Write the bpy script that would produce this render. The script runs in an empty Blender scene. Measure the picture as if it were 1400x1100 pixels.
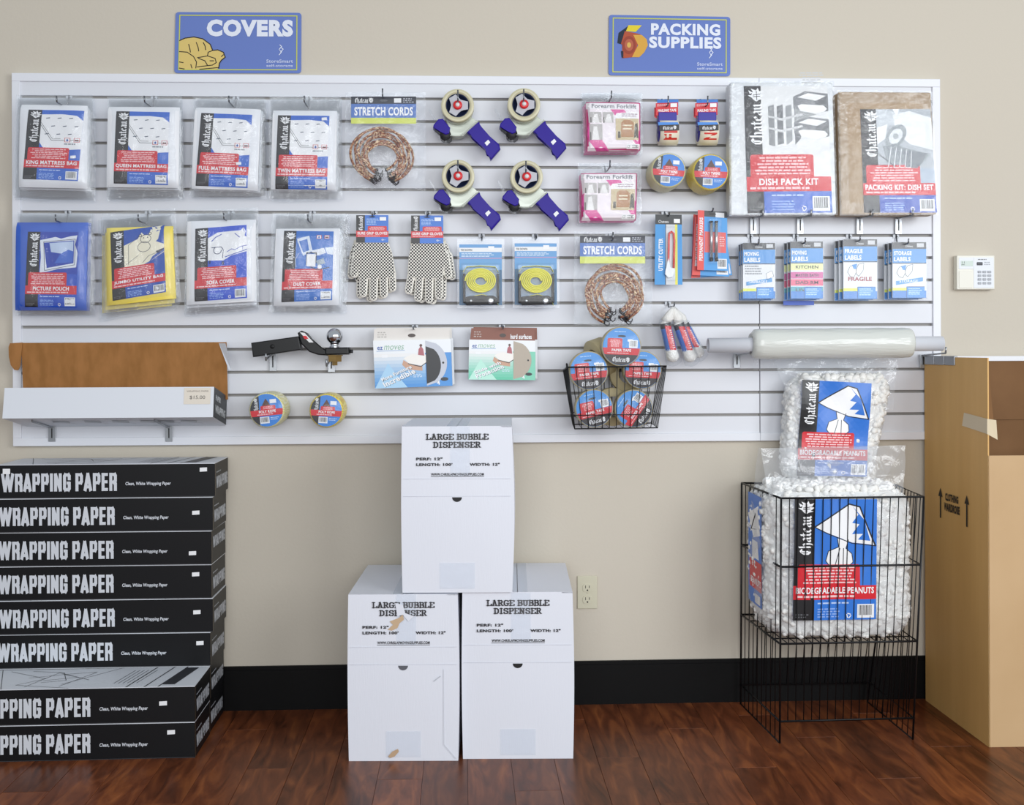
import bpy, bmesh, math, random
from math import sin, cos, pi, radians as R
from mathutils import Vector, Matrix, noise
from mathutils.geometry import tessellate_polygon
random.seed(7)
SC = bpy.context.scene
COL = SC.collection
# ---------------------------------------------------------------- camera, world, light
CX, CH, CD, YAW, ROLL, PY0, FPX = 1.4856, 1.2052, 3.8172, 0.0433, 0.0038, 476.67, 1542.0
cam = bpy.data.objects.new('camera', bpy.data.cameras.new('camera')); COL.objects.link(cam)
cam.data.sensor_width = 36; cam.data.lens = 36 * FPX / 1400
cam.data.shift_y = -(550 - PY0) / 1400
cam.data.clip_start = .05
cam.matrix_world = Matrix.Translation((CX, -CD, CH)) @ Matrix.Rotation(-YAW, 4, 'Z') @ Matrix.Rotation(pi / 2, 4, 'X') @ Matrix.Rotation(-ROLL, 4, 'Z')
SC.camera = cam
w = bpy.data.worlds.new('world'); SC.world = w; w.use_nodes = True
w.node_tree.nodes['Background'].inputs[0].default_value = (.86, .93, 1, 1)
w.node_tree.nodes['Background'].inputs[1].default_value = .50
def area(name, loc, target, sx, sy, power, col):
    d = bpy.data.lights.new(name, 'AREA'); d.shape = 'RECTANGLE'; d.size = sx; d.size_y = sy; d.energy = power; d.color = col
    o = bpy.data.objects.new(name, d); COL.objects.link(o); o.location = loc
    o.rotation_euler = (Vector(target) - Vector(loc)).to_track_quat('-Z', 'Y').to_euler()
area('window_light', (4.6, -4.2, 2.0), (1.9, 0, 1.2), 2.2, 2.0, 104, (.95, .98, 1))
area('window_light', (1.6, -5.4, 1.9), (1.6, 0, 1.1), 3.0, 1.8, 104, (.97, .985, 1))
SC.view_settings.view_transform = 'Standard'; SC.view_settings.look = 'None'; SC.view_settings.gamma = 1
SC.view_settings.use_curve_mapping = False
SC.view_settings.exposure = 0.0

# ---------------------------------------------------------------- pixel -> point on a real plane (y = distance from the wall)
def ray(px, py):
    u_, v_ = px - 700, py - PY0
    u = cos(ROLL) * u_ - sin(ROLL) * v_; v = sin(ROLL) * u_ + cos(ROLL) * v_
    return Vector((cos(YAW) * u / FPX + sin(YAW), -sin(YAW) * u / FPX + cos(YAW), -v / FPX))
def P(px, py, y=0.0):
    d = ray(px, py); t = (y + CD) / d.y
    return Vector((CX + d.x * t, y, CH + d.z * t))
def G(px, py, z=0.0):
    d = ray(px, py); t = (z - CH) / d.z
    return Vector((CX + d.x * t, -CD + d.y * t, z))
def mpp(px, py, y): return (P(px + .5, py, y) - P(px - .5, py, y)).x

# ---------------------------------------------------------------- materials
def lin(h):
    if isinstance(h, str):
        h = h.lstrip('#'); h = [int(h[i:i + 2], 16) / 255 for i in (0, 2, 4)]
    return tuple((c / 12.92 if c <= .04045 else ((c + .055) / 1.055) ** 2.4) for c in h) + (1,)
MT = {}
def M(col, rough=.5, metal=0, bump=None, vary=None, spec=.5, name=None, stretch=None):
    k = (col, rough, metal, bump, vary, spec, name, stretch)
    if k in MT: return MT[k]
    m = bpy.data.materials.new(name or 'mat_' + col.strip('#')); m.use_nodes = True; MT[k] = m
    n = m.node_tree.nodes; l = m.node_tree.links; b = n['Principled BSDF']
    b.inputs['Base Color'].default_value = lin(col); b.inputs['Roughness'].default_value = rough
    b.inputs['Metallic'].default_value = metal; b.inputs['Specular IOR Level'].default_value = spec
    tc = n.new('ShaderNodeTexCoord'); mp = n.new('ShaderNodeMapping'); l.new(tc.outputs['Object'], mp.inputs[0])
    if stretch: mp.inputs['Scale'].default_value = stretch
    if vary:
        col2, sc = vary
        t = n.new('ShaderNodeTexNoise'); t.inputs['Scale'].default_value = sc; t.inputs['Detail'].default_value = 5
        l.new(mp.outputs[0], t.inputs[0])
        r = n.new('ShaderNodeValToRGB'); r.color_ramp.elements[0].position = .35; r.color_ramp.elements[1].position = .65
        r.color_ramp.elements[0].color = lin(col); r.color_ramp.elements[1].color = lin(col2)
        l.new(t.outputs[0], r.inputs[0]); l.new(r.outputs[0], b.inputs['Base Color'])
    if bump:
        sc, st = bump
        t = n.new('ShaderNodeTexNoise'); t.inputs['Scale'].default_value = sc; t.inputs['Detail'].default_value = 3
        l.new(mp.outputs[0], t.inputs[0])
        bp = n.new('ShaderNodeBump'); bp.inputs['Strength'].default_value = st; bp.inputs['Distance'].default_value = .01
        l.new(t.outputs[0], bp.inputs['Height']); l.new(bp.outputs[0], b.inputs['Normal'])
    return m
def clear(name, haze=.1, gloss=.16, tint='#fdfeff', rough=.08, bump=.5):
    if name in MT: return MT[name]
    m = bpy.data.materials.new(name); m.use_nodes = True; MT[name] = m
    n = m.node_tree.nodes; l = m.node_tree.links; n.clear()
    out = n.new('ShaderNodeOutputMaterial')
    tr = n.new('ShaderNodeBsdfTransparent'); tr.inputs[0].default_value = lin(tint)
    df = n.new('ShaderNodeBsdfDiffuse'); df.inputs[0].default_value = lin('#f2f4f8')
    gl = n.new('ShaderNodeBsdfGlossy'); gl.inputs['Roughness'].default_value = rough
    tc = n.new('ShaderNodeTexCoord'); t = n.new('ShaderNodeTexNoise'); t.inputs['Scale'].default_value = 28; t.inputs['Detail'].default_value = 3
    t.inputs['Distortion'].default_value = 1.2
    l.new(tc.outputs['Object'], t.inputs[0])
    bp = n.new('ShaderNodeBump'); bp.inputs['Strength'].default_value = bump; bp.inputs['Distance'].default_value = .01
    l.new(t.outputs[0], bp.inputs['Height'])
    l.new(bp.outputs[0], gl.inputs['Normal'])
    fr = n.new('ShaderNodeLayerWeight'); fr.inputs[0].default_value = .25
    pw = n.new('ShaderNodeMath'); pw.operation = 'POWER'; pw.inputs[1].default_value = 3; l.new(fr.outputs['Facing'], pw.inputs[0])
    ad = n.new('ShaderNodeMath'); ad.operation = 'MULTIPLY_ADD'; ad.inputs[1].default_value = .35; ad.inputs[2].default_value = gloss; ad.use_clamp = True
    l.new(pw.outputs[0], ad.inputs[0])
    m1 = n.new('ShaderNodeMixShader'); m1.inputs[0].default_value = haze
    l.new(tr.outputs[0], m1.inputs[1]); l.new(df.outputs[0], m1.inputs[2])
    m2 = n.new('ShaderNodeMixShader'); l.new(ad.outputs[0], m2.inputs[0])
    l.new(m1.outputs[0], m2.inputs[1]); l.new(gl.outputs[0], m2.inputs[2])
    l.new(m2.outputs[0], out.inputs[0])
    return m
CLEAR = clear('clear_plastic', .07, .028)
CRISP = clear('crisp_clear_plastic', .02, .025, rough=.16, bump=.18)
HAZY = clear('hazy_plastic', .34, .12, rough=.18)
BLK = '#17171b'; BLUE = '#2d66c9'; RED = '#d21f2d'; WHT = '#f1f2f4'
STEEL = M('#b9bcc0', .3, .9); DARKWIRE = M('#121316', .35, 0)
CHROME = M('#d8dade', .12, 1.0); PLATE = M('#a9acb0', .35, .85)

# ---------------------------------------------------------------- objects
ROOT = {}
def thing(name, label, cat, loc, group=None, rotz=0, tilt=0):
    o = bpy.data.objects.new(name, None); COL.objects.link(o); o.empty_display_size = .05
    o.location = loc; o.rotation_euler = (tilt, 0, rotz); o['label'] = label; o['category'] = cat
    if group: o['group'] = group
    ROOT[o] = (Matrix.Translation(Vector(loc)) @ Matrix.Rotation(rotz, 4, 'Z') @ Matrix.Rotation(tilt, 4, 'X')).inverted()
    return o
def tag(o, label, cat, group=None):
    o['label'] = label; o['category'] = cat
    if group: o['group'] = group
    return o
def link(name, me, parent):
    o = bpy.data.objects.new(name, me); COL.objects.link(o)
    if parent is not None:
        o.parent = parent; r = parent
        while r.parent: r = r.parent
        ROOT.setdefault(o, ROOT[r])
    return o
def copy_tree(o, parent=None):
    c = o.copy(); COL.objects.link(c); c.parent = parent
    for ch in list(o.children): copy_tree(ch, c)
    return c
class MB:
    def __init__(s): s.v = []; s.f = []; s.m = []; s.mats = []; s.sm = []
    def mi(s, mat):
        if mat not in s.mats: s.mats.append(mat)
        return s.mats.index(mat)
    def add(s, vs, fs, mat, smooth=False):
        b = len(s.v); s.v += [Vector(v) for v in vs]; i = s.mi(mat)
        for f in fs: s.f.append([b + k for k in f]); s.m.append(i); s.sm.append(smooth)
        return s
    def box(s, a, b, mat, mx=None):
        x0, y0, z0 = [min(a[i], b[i]) for i in range(3)]; x1, y1, z1 = [max(a[i], b[i]) for i in range(3)]
        vs = [Vector(p) for p in ((x0,y0,z0),(x1,y0,z0),(x1,y1,z0),(x0,y1,z0),(x0,y0,z1),(x1,y0,z1),(x1,y1,z1),(x0,y1,z1))]
        if mx: vs = [mx @ v for v in vs]
        return s.add(vs, [(0,3,2,1),(4,5,6,7),(0,1,5,4),(1,2,6,5),(2,3,7,6),(3,0,4,7)], mat)
    def cbox(s, a, b, c, mat, mx=None):   # chamfered box
        x0, y0, z0 = [min(a[i], b[i]) for i in range(3)]; x1, y1, z1 = [max(a[i], b[i]) for i in range(3)]
        bm = bmesh.new()
        q = [bm.verts.new(p) for p in ((x0,y0,z0),(x1,y0,z0),(x1,y1,z0),(x0,y1,z0),(x0,y0,z1),(x1,y0,z1),(x1,y1,z1),(x0,y1,z1))]
        for f in ((0,3,2,1),(4,5,6,7),(0,1,5,4),(1,2,6,5),(2,3,7,6),(3,0,4,7)): bm.faces.new([q[i] for i in f])
        bmesh.ops.bevel(bm, geom=bm.edges[:], offset=c, segments=2, profile=.5, affect='EDGES')
        s.from_bm(bm, mat, mx); return s
    def from_bm(s, bm, mat, mx=None, smooth=False):
        bm.verts.index_update()
        s.add([(mx @ v.co if mx else v.co) for v in bm.verts], [[v.index for v in f.verts] for f in bm.faces], mat, smooth); bm.free()
    def prism(s, pts, y0, y1, mat, bev=0, mx=None, seg=2):   # pts = (x, z)
        area = sum(pts[i][0]*pts[(i+1) % len(pts)][1]-pts[(i+1) % len(pts)][0]*pts[i][1] for i in range(len(pts)))
        if area < 0: pts = pts[::-1]
        bm = bmesh.new(); n = len(pts); ya, yb = min(y0, y1), max(y0, y1)
        A = [bm.verts.new((p[0], ya, p[1])) for p in pts]; B = [bm.verts.new((p[0], yb, p[1])) for p in pts]
        fs = [bm.faces.new(A), bm.faces.new(B[::-1])]
        for i in range(n): bm.faces.new((A[(i+1) % n], A[i], B[i], B[(i+1) % n]))
        if bev:
            es = [e for f in fs for e in f.edges]
            bmesh.ops.bevel(bm, geom=list(set(es)), offset=bev, segments=seg, profile=.5, affect='EDGES', clamp_overlap=True)
        bmesh.ops.triangulate(bm, faces=[f for f in bm.faces if len(f.verts) > 4])
        s.from_bm(bm, mat, mx); return s
    def tube(s, pts, r, mat, n=6, closed=False, cap=True):
        pts = [Vector(p) for p in pts]; N = len(pts); vs = []; prev = None
        for i, p in enumerate(pts):
            if closed: t = pts[(i+1) % N] - pts[i-1]
            else: t = pts[min(i+1, N-1)] - pts[max(i-1, 0)]
            t.normalize()
            if prev is None:
                a = Vector((0, 0, 1)) if abs(t.z) < .9 else Vector((1, 0, 0)); u = t.cross(a).normalized()
            else:
                u = prev - t * prev.dot(t)
                if u.length < 1e-6: u = t.orthogonal()
                u.normalize()
            prev = u; v = t.cross(u); rr = r[i] if isinstance(r, (list, tuple)) else r
            vs += [p + (u * cos(2*pi*k/n) + v * sin(2*pi*k/n)) * rr for k in range(n)]
        fs = []
        for i in range(N if closed else N - 1):
            j = (i + 1) % N
            for k in range(n): fs.append((i*n+k, i*n+(k+1) % n, j*n+(k+1) % n, j*n+k))
        if cap and not closed: fs += [list(range(n))[::-1], [(N-1)*n+k for k in range(n)]]
        return s.add(vs, fs, mat, True)
    def lathe(s, c, axis, prof, mat, n=32, smooth=True):   # prof = (dist along axis, radius)
        c = Vector(c); axis = Vector(axis).normalized(); u = axis.orthogonal().normalized(); v = axis.cross(u); vs = []; fs = []
        for (d, r) in prof: vs += [c + axis*d + (u*cos(2*pi*k/n) + v*sin(2*pi*k/n))*r for k in range(n)]
        for i in range(len(prof)-1):
            for k in range(n): fs.append((i*n+k, i*n+(k+1) % n, (i+1)*n+(k+1) % n, (i+1)*n+k))
        return s.add(vs, fs, mat, smooth)
    def grid(s, fn, nx, ny, mat, smooth=True, flip=False):
        vs = [fn(i/nx, j/ny) for j in range(ny+1) for i in range(nx+1)]; fs = []
        for j in range(ny):
            for i in range(nx):
                a = j*(nx+1)+i; q = (a, a+nx+1, a+nx+2, a+1); fs.append(q[::-1] if flip else q)
        return s.add(vs, fs, mat, smooth)
    def build(s, name, parent=None, local=False, label=None, kind=None):
        me = bpy.data.meshes.new(name); vs = s.v
        if parent is not None and not local:
            r = parent
            while r.parent: r = r.parent
            inv = ROOT[r]; vs = [inv @ v for v in vs]
        me.from_pydata([tuple(v) for v in vs], [], s.f)
        for m in s.mats: me.materials.append(m)
        me.polygons.foreach_set('material_index', s.m); me.polygons.foreach_set('use_smooth', s.sm); me.update()
        o = link(name, me, parent)
        if label: o['label'] = label
        if kind: o['kind'] = kind
        return o
def remesh(mb, voxel, name, parent, mat, smooth_it=2):
    me = bpy.data.meshes.new('tmp'); me.from_pydata([tuple(v) for v in mb.v], [], mb.f)
    o = bpy.data.objects.new('tmp', me); COL.objects.link(o)
    md = o.modifiers.new('r', 'REMESH'); md.mode = 'VOXEL'; md.voxel_size = voxel
    sm = o.modifiers.new('s', 'SMOOTH'); sm.iterations = smooth_it; sm.factor = .6
    ev = o.evaluated_get(bpy.context.evaluated_depsgraph_get()); m2 = ev.to_mesh()
    out = MB(); out.add([v.co.copy() for v in m2.vertices], [list(p.vertices) for p in m2.polygons], mat, True)
    ev.to_mesh_clear(); bpy.data.objects.remove(o); bpy.data.meshes.remove(me)
    return out.build(name, parent) if name else out

# ---------------------------------------------------------------- flat print (lettering, pictures on packaging) as thin ink geometry
TXT = {}
def text_geo(s, bold=0.0):
    k = (s, bold)
    if k in TXT: return TXT[k]
    c = bpy.data.curves.new('t', 'FONT'); c.body = s; c.offset = bold; c.resolution_u = 3; c.fill_mode = 'FRONT'
    if bold: c.space_character = 1 + bold * 2.2
    o = bpy.data.objects.new('t', c); COL.objects.link(o)
    ev = o.evaluated_get(bpy.context.evaluated_depsgraph_get()); me = ev.to_mesh(); me.calc_loop_triangles()
    vs = [(v.co.x, v.co.y) for v in me.vertices]; tr = [tuple(t.vertices) for t in me.loop_triangles]
    ev.to_mesh_clear(); bpy.data.objects.remove(o); bpy.data.curves.remove(c)
    x0 = min(v[0] for v in vs); x1 = max(v[0] for v in vs); y0 = min(v[1] for v in vs); y1 = max(v[1] for v in vs)
    vs = [((x-x0)/(x1-x0), (y-y0)/(y1-y0)) for x, y in vs]
    TXT[k] = (vs, tr); return TXT[k]
def hull(pts):
    pts = sorted(set((round(a, 6), round(b, 6)) for a, b in pts))
    if len(pts) < 3: return pts
    def half(ps):
        h = []
        for p in ps:
            while len(h) > 1 and (h[-1][0]-h[-2][0])*(p[1]-h[-2][1])-(h[-1][1]-h[-2][1])*(p[0]-h[-2][0]) <= 0: h.pop()
            h.append(p)
        return h
    return half(pts)[:-1] + half(pts[::-1])[:-1]
def clip_poly(p, c):
    ar = sum(c[i][0]*c[(i+1) % len(c)][1]-c[(i+1) % len(c)][0]*c[i][1] for i in range(len(c)))
    sg = 1 if ar > 0 else -1; out = p
    for i in range(len(c)):
        a, b = c[i], c[(i+1) % len(c)]; inp = out; out = []
        if not inp: break
        def side(q): return sg*((b[0]-a[0])*(q[1]-a[1])-(b[1]-a[1])*(q[0]-a[0]))
        for j in range(len(inp)):
            q, r = inp[j-1], inp[j]; sq, sr = side(q), side(r)
            if sr >= 0:
                if sq < 0: t = sq/(sq-sr); out.append((q[0]+(r[0]-q[0])*t, q[1]+(r[1]-q[1])*t))
                out.append(r)
            elif sq >= 0:
                t = sq/(sq-sr); out.append((q[0]+(r[0]-q[0])*t, q[1]+(r[1]-q[1])*t))
    return out
GLY = {'C': (.95, [[(.8,1.1),(.45,1.38),(.12,.95),(.12,.35),(.42,.02),(.85,.3)],[(.45,1.15),(.45,.25)]]),
 'h': (.8, [[(.15,1.55),(.15,.02)],[(.15,.8),(.45,1),(.62,.8),(.62,.1),(.5,-.25)]]),
 'a': (.82, [[(.15,.85),(.4,1),(.6,.85),(.6,.15),(.75,0)],[(.6,.55),(.22,.42),(.15,.15),(.35,.02),(.6,.2)]]),
 't': (.62, [[(.28,1.35),(.28,.15),(.52,0)],[(.02,.95),(.55,.95)]]),
 'e': (.72, [[(.15,.5),(.58,.68),(.45,.98),(.15,.75),(.15,.2),(.4,0),(.65,.2)]]),
 'u': (.85, [[(.1,.95),(.18,.8),(.18,.2),(.4,0),(.62,.2)],[(.55,1),(.62,.85),(.62,.15),(.82,0)]])}
SLAB = {'L': (.78, [[(.2,0),(.2,1)],[(.02,.95),(.4,.95)],[(.02,.06),(.7,.06),(.7,.32)]]),
 'A': (.86, [[(.16,.05),(.41,1),(.66,.05)],[(.25,.34),(.55,.34)],[(0,.05),(.32,.05)],[(.5,.05),(.82,.05)],[(.25,.95),(.45,.95)]]),
 'R': (.86, [[(.2,0),(.2,1)],[(.02,.94),(.5,.94),(.64,.84),(.64,.62),(.5,.5),(.2,.5)],[(.45,.5),(.68,.06),(.84,.06)],[(.02,.05),(.38,.05)]]),
 'G': (.86, [[(.68,.7),(.68,.88),(.5,.94),(.3,.94),(.13,.78),(.13,.22),(.3,.06),(.5,.06),(.66,.15),(.66,.45)],[(.45,.45),(.82,.45)]]),
 'E': (.8, [[(.2,0),(.2,1)],[(.02,.94),(.7,.94),(.7,.73)],[(.2,.5),(.5,.5)],[(.02,.06),(.72,.06),(.72,.29)]]),
 'B': (.82, [[(.2,0),(.2,1)],[(.02,.94),(.52,.94),(.64,.85),(.64,.62),(.5,.52),(.2,.52)],[(.5,.52),(.7,.4),(.7,.18),(.55,.06),(.02,.06)]]),
 'U': (.88, [[(.18,.95),(.18,.2),(.32,.06),(.5,.06),(.64,.2),(.64,.95)],[(0,.94),(.36,.94)],[(.46,.94),(.82,.94)]]),
 'D': (.82, [[(.2,0),(.2,1)],[(.02,.94),(.45,.94),(.68,.75),(.68,.25),(.45,.06),(.02,.06)]]),
 'I': (.6, [[(.3,0),(.3,1)],[(.1,.94),(.5,.94)],[(.1,.06),(.5,.06)]]),
 'S': (.82, [[(.66,.7),(.66,.86),(.5,.94),(.28,.94),(.14,.82),(.14,.64),(.3,.53),(.5,.5),(.68,.38),(.68,.2),(.52,.06),(.28,.06),(.13,.14),(.13,.32)]]),
 'P': (.78, [[(.2,0),(.2,1)],[(.02,.94),(.5,.94),(.66,.84),(.66,.6),(.5,.48),(.2,.48)],[(.02,.05),(.4,.05)]]),
 'N': (.88, [[(.18,.04),(.18,1)],[(.18,.98),(.64,.04)],[(.64,0),(.64,.96)],[(.02,.05),(.36,.05)],[(.02,.95),(.25,.95)],[(.46,.95),(.82,.95)]])}
BLOCK = {' ': (.3, []), 'W': (1.16, [[(.13,.95),(.34,.07),(.56,.93),(.78,.07),(1.0,.95)]]), 'P': (.76, [[(.17,.07),(.17,.93)],[(.17,.91),(.5,.91),(.57,.82),(.57,.56),(.5,.46),(.17,.46)]]),
 'R': (.76, [[(.17,.07),(.17,.93)],[(.17,.91),(.5,.91),(.57,.82),(.57,.58),(.48,.49),(.17,.49)],[(.45,.49),(.57,.38),(.57,.07)]]), 'A': (.76, [[(.12,.07),(.36,.93),(.6,.07)],[(.2,.24),(.52,.24)]]),
 'I': (.36, [[(.17,.07),(.17,.93)]]), 'N': (.78, [[(.17,.07),(.17,.93)],[(.17,.9),(.58,.1)],[(.58,.07),(.58,.93)]]), 'E': (.68, [[(.17,.07),(.17,.93)],[(.17,.91),(.53,.91)],[(.17,.51),(.5,.51)],[(.17,.09),(.53,.09)]]),
 'G': (.78, [[(.58,.68),(.58,.82),(.5,.91),(.25,.91),(.17,.82),(.17,.18),(.25,.09),(.5,.09),(.58,.18),(.58,.46)],[(.42,.46),(.58,.46)]])}
class Print:
    """u runs left to right, v top to bottom over a quad given by its four corners in space"""
    def __init__(s, q, surf=None, rough=.35, eps=.00025):
        s.q = [Vector(c) for c in q]; s.surf = surf; s.items = []; s.rough = rough; s.eps = eps; s.clipc = None; s.cnt = [0]
        s.W = (s.q[1]-s.q[0]).length; s.H = (s.q[3]-s.q[0]).length
        s.n = (s.q[3]-s.q[0]).cross(s.q[1]-s.q[0]).normalized(); s.T = (0, 0, 1, 1)
    def view(s, u0, v0, u1, v1):
        import copy
        c = copy.copy(s); T = s.T; c.T = (T[0]+u0*T[2], T[1]+v0*T[3], T[2]*(u1-u0), T[3]*(v1-v0)); return c
    def poly(s, pts, col, L=1):
        T = s.T; pts = [(T[0]+u*T[2], T[1]+v*T[3]) for u, v in pts]; s.cnt[0] += 1; L = L+(s.cnt[0] % 24)*.034
        tr = tessellate_polygon([[Vector((a, b, 0)) for a, b in pts]]) if len(pts) > 3 else [(0, 1, 2)]
        for t in tr: s.tri([pts[i] for i in t], col, L)
    def tri(s, p, col, L):
        if s.clipc:
            p = clip_poly(list(p), s.clipc)
            if len(p) < 3: return
            for i in range(1, len(p)-1): s.items.append(((p[0], p[i], p[i+1]), col, L))
        else: s.items.append((tuple(p), col, L))
    def rect(s, u0, v0, u1, v1, col, L=1): s.poly([(u0, v0), (u1, v0), (u1, v1), (u0, v1)], col, L)
    def rrect(s, u0, v0, u1, v1, r, col, L=1, asp=None):
        a = s.W*s.T[2]/(s.H*s.T[3]); pts = []
        for cu, cv, a0 in ((u1-r, v0+r*a, -pi/2), (u1-r, v1-r*a, 0), (u0+r, v1-r*a, pi/2), (u0+r, v0+r*a, pi)):
            for k in range(5): t = a0+k*pi/8; pts.append((cu+r*cos(t), cv+r*a*sin(t)))
        s.poly(pts, col, L)
    def circ(s, u, v, r, col, L=1, n=20, ry=None):
        a = s.W*s.T[2]/(s.H*s.T[3]); ry = r*a if ry is None else ry
        s.poly([(u+r*cos(2*pi*k/n), v+ry*sin(2*pi*k/n)) for k in range(n)], col, L)
    def line(s, pts, w, col, L=2, closed=False):
        W = s.W*s.T[2]; H = s.H*s.T[3]; q = [(u*W, v*H) for u, v in pts]; w = w*W/2
        if closed: q = q + [q[0]]
        for i in range(len(q)-1):
            a, b = Vector(q[i]), Vector(q[i+1]); d = b-a
            if d.length < 1e-7: continue
            d = d.normalized()*w; n = Vector((-d.y, d.x)); e = d*.6
            s.poly([((c.x)/W, (c.y)/H) for c in (a-e+n, b+e+n, b+e-n, a-e-n)], col, L)
    def _place(s, x, y, box, rot):
        u0, v0, u1, v1 = box
        if rot == 0: return (u0+(u1-u0)*x, v1-(v1-v0)*y)
        if rot == 90: return (u1-(u1-u0)*y, v1-(v1-v0)*x)
        if rot == -90: return (u0+(u1-u0)*y, v0+(v1-v0)*x)
    def text(s, t, box, col, L=4, bold=0, rot=0, shear=0):
        vs, tr = text_geo(t, bold); T = s.T
        pv = [s._place(x+shear*(y-.5), y, box, rot) for x, y in vs]; pv = [(T[0]+u*T[2], T[1]+v*T[3]) for u, v in pv]
        for a, b, c in tr: s.tri((pv[a], pv[b], pv[c]), col, L)
    def strokes(s, font, word, box, w, col, L=4, rot=0, nib=None, hmax=1.0):
        tot = sum(font[c][0] for c in word); x = 0
        u0, v0, u1, v1 = box
        for c in word:
            for ln in font[c][1]:
                for i in range(len(ln)-1):
                    a, b = ln[i], ln[i+1]
                    if nib: n = (nib[0]*w/2, nib[1]*w/2); cs = [(a[0]+n[0],a[1]+n[1]),(a[0]-n[0],a[1]-n[1]),(b[0]+n[0],b[1]+n[1]),(b[0]-n[0],b[1]-n[1])]
                    else:
                        d = Vector((b[0]-a[0], b[1]-a[1])).normalized()*w/2
                        if abs(d.x) > abs(d.y)*2: d2 = d*.62
                        else: d2 = d
                        n = (-d2.y, d2.x); e = d*.5
                        cs = [(a[0]-e.x+n[0],a[1]-e.y+n[1]),(a[0]-e.x-n[0],a[1]-e.y-n[1]),(b[0]+e.x+n[0],b[1]+e.y+n[1]),(b[0]+e.x-n[0],b[1]+e.y-n[1])]
                    h = hull(cs)
                    if len(h) < 3: continue
                    s.poly([s._place((x+p[0])/tot, p[1]/hmax, box, rot) for p in h], col, L)
            x += font[c][0]
    def chateau(s, box, col=WHT, L=4, rot=90): s.strokes(GLY, 'Chateau', box, .3, col, L, rot, nib=(.77, .45), hmax=1.4)
    def greek(s, u0, v0, u1, v1, n, col, L=4, center=False, seed=0):
        rnd = random.Random(seed*31+n); h = (v1-v0)/n
        for i in range(n):
            L0 = rnd.uniform(.72, 1); W = (u1-u0)*L0; st = u0+((u1-u0)-W)/2 if center else u0; x = st
            while x < st+W-.01:
                w = rnd.uniform(.03, .1)*min(1, (u1-u0)*2.5); w = min(w, st+W-x)
                s.rect(x, v0+i*h+h*.18, x+w, v0+i*h+h*.66, col, L); x += w+.013
    def barcode(s, u0, v0, u1, v1, L=3, seed=1):
        s.rect(u0, v0, u1, v1, '#eceef0', L); rnd = random.Random(seed); x = u0+(u1-u0)*.09
        while x < u1-(u1-u0)*.12:
            w = (u1-u0)*rnd.choice((.02, .03, .05)); s.rect(x, v0+(v1-v0)*.08, x+w, v1-(v1-v0)*.2, '#25262a', L+1); x += w+(u1-u0)*rnd.choice((.025, .04, .03))
    def helm(s, u0, v0, u1, v1, col=WHT, dk=BLK, L=4):   # crest: a plumed helmet
        c = s.view(u0, v0, u1, v1)
        c.poly([(.2,.45),(.3,.2),(.5,.12),(.72,.2),(.82,.45),(.8,.72),(.62,.9),(.5,.98),(.36,.88),(.22,.7)], col, L)
        for p in ([(.28,.3),(.0,.12),(.1,.42)], [(.3,.25),(.16,.0),(.48,.14)], [(.5,.15),(.62,-.05),(.72,.22)], [(.7,.22),(1.0,.12),(.85,.42)], [(.22,.5),(-.05,.5),(.2,.68)], [(.8,.45),(1.08,.45),(.82,.68)], [(.75,.7),(.98,.78),(.62,.88)]): c.poly(p, col, L)
        for p in ([(.3,.5),(.75,.42)], [(.3,.62),(.74,.58)], [(.52,.2),(.54,.85)]): c.line(p, .045, dk, L+1)
    def recycle(s, u, v, r, col=WHT, L=4):
        for k in range(3):
            a = k*2*pi/3
            s.line([(u+r*cos(a), v+r*sin(a)*.8), (u+r*cos(a+1.5), v+r*sin(a+1.5)*.8)], r*.45, col, L)
    def build(s, name, parent, label=None, maxlen=None):
        mb = MB(); q = s.q
        def mp(u, v, L):
            a = q[0].lerp(q[1], u); b = q[3].lerp(q[2], u); p = a.lerp(b, v)
            if s.surf: p = Vector((p.x, s.surf(p.x, p.z), p.z)); return p+Vector((0, -s.eps*(L+2), 0))
            return p+s.n*s.eps*(L+1)
        ml = maxlen or (.09 if s.surf else 9)
        for tri, col, L in s.items:
            st = [tri]; mat = M(col, s.rough)
            while st:
                a, b, c = st.pop()
                e = [((a[0]-b[0])**2+(a[1]-b[1])**2, 0), ((b[0]-c[0])**2+(b[1]-c[1])**2, 1), ((c[0]-a[0])**2+(c[1]-a[1])**2, 2)]
                m, k = max(e)
                if m > ml*ml:
                    if k == 0: mid = ((a[0]+b[0])/2, (a[1]+b[1])/2); st += [(a, mid, c), (mid, b, c)]
                    elif k == 1: mid = ((b[0]+c[0])/2, (b[1]+c[1])/2); st += [(a, b, mid), (a, mid, c)]
                    else: mid = ((a[0]+c[0])/2, (a[1]+c[1])/2); st += [(a, b, mid), (mid, b, c)]
                else:
                    p = [mp(u, v, L) for u, v in (a, b, c)]
                    if (p[1]-p[0]).cross(p[2]-p[0]).dot(s.n) < 0: p = p[::-1]
                    mb.add(p, [(0, 1, 2)], mat)
        return mb.build(name, parent, label=label)
def pq(px, y): return [P(a, b, y) for a, b in px]
def rq(cx, cy, w, h, rot=0):
    c, s = cos(R(rot)), sin(R(rot)); return [(cx+a*w/2*c-b*h/2*s, cy+a*w/2*s+b*h/2*c) for a, b in ((-1,-1),(1,-1),(1,1),(-1,1))]

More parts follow.
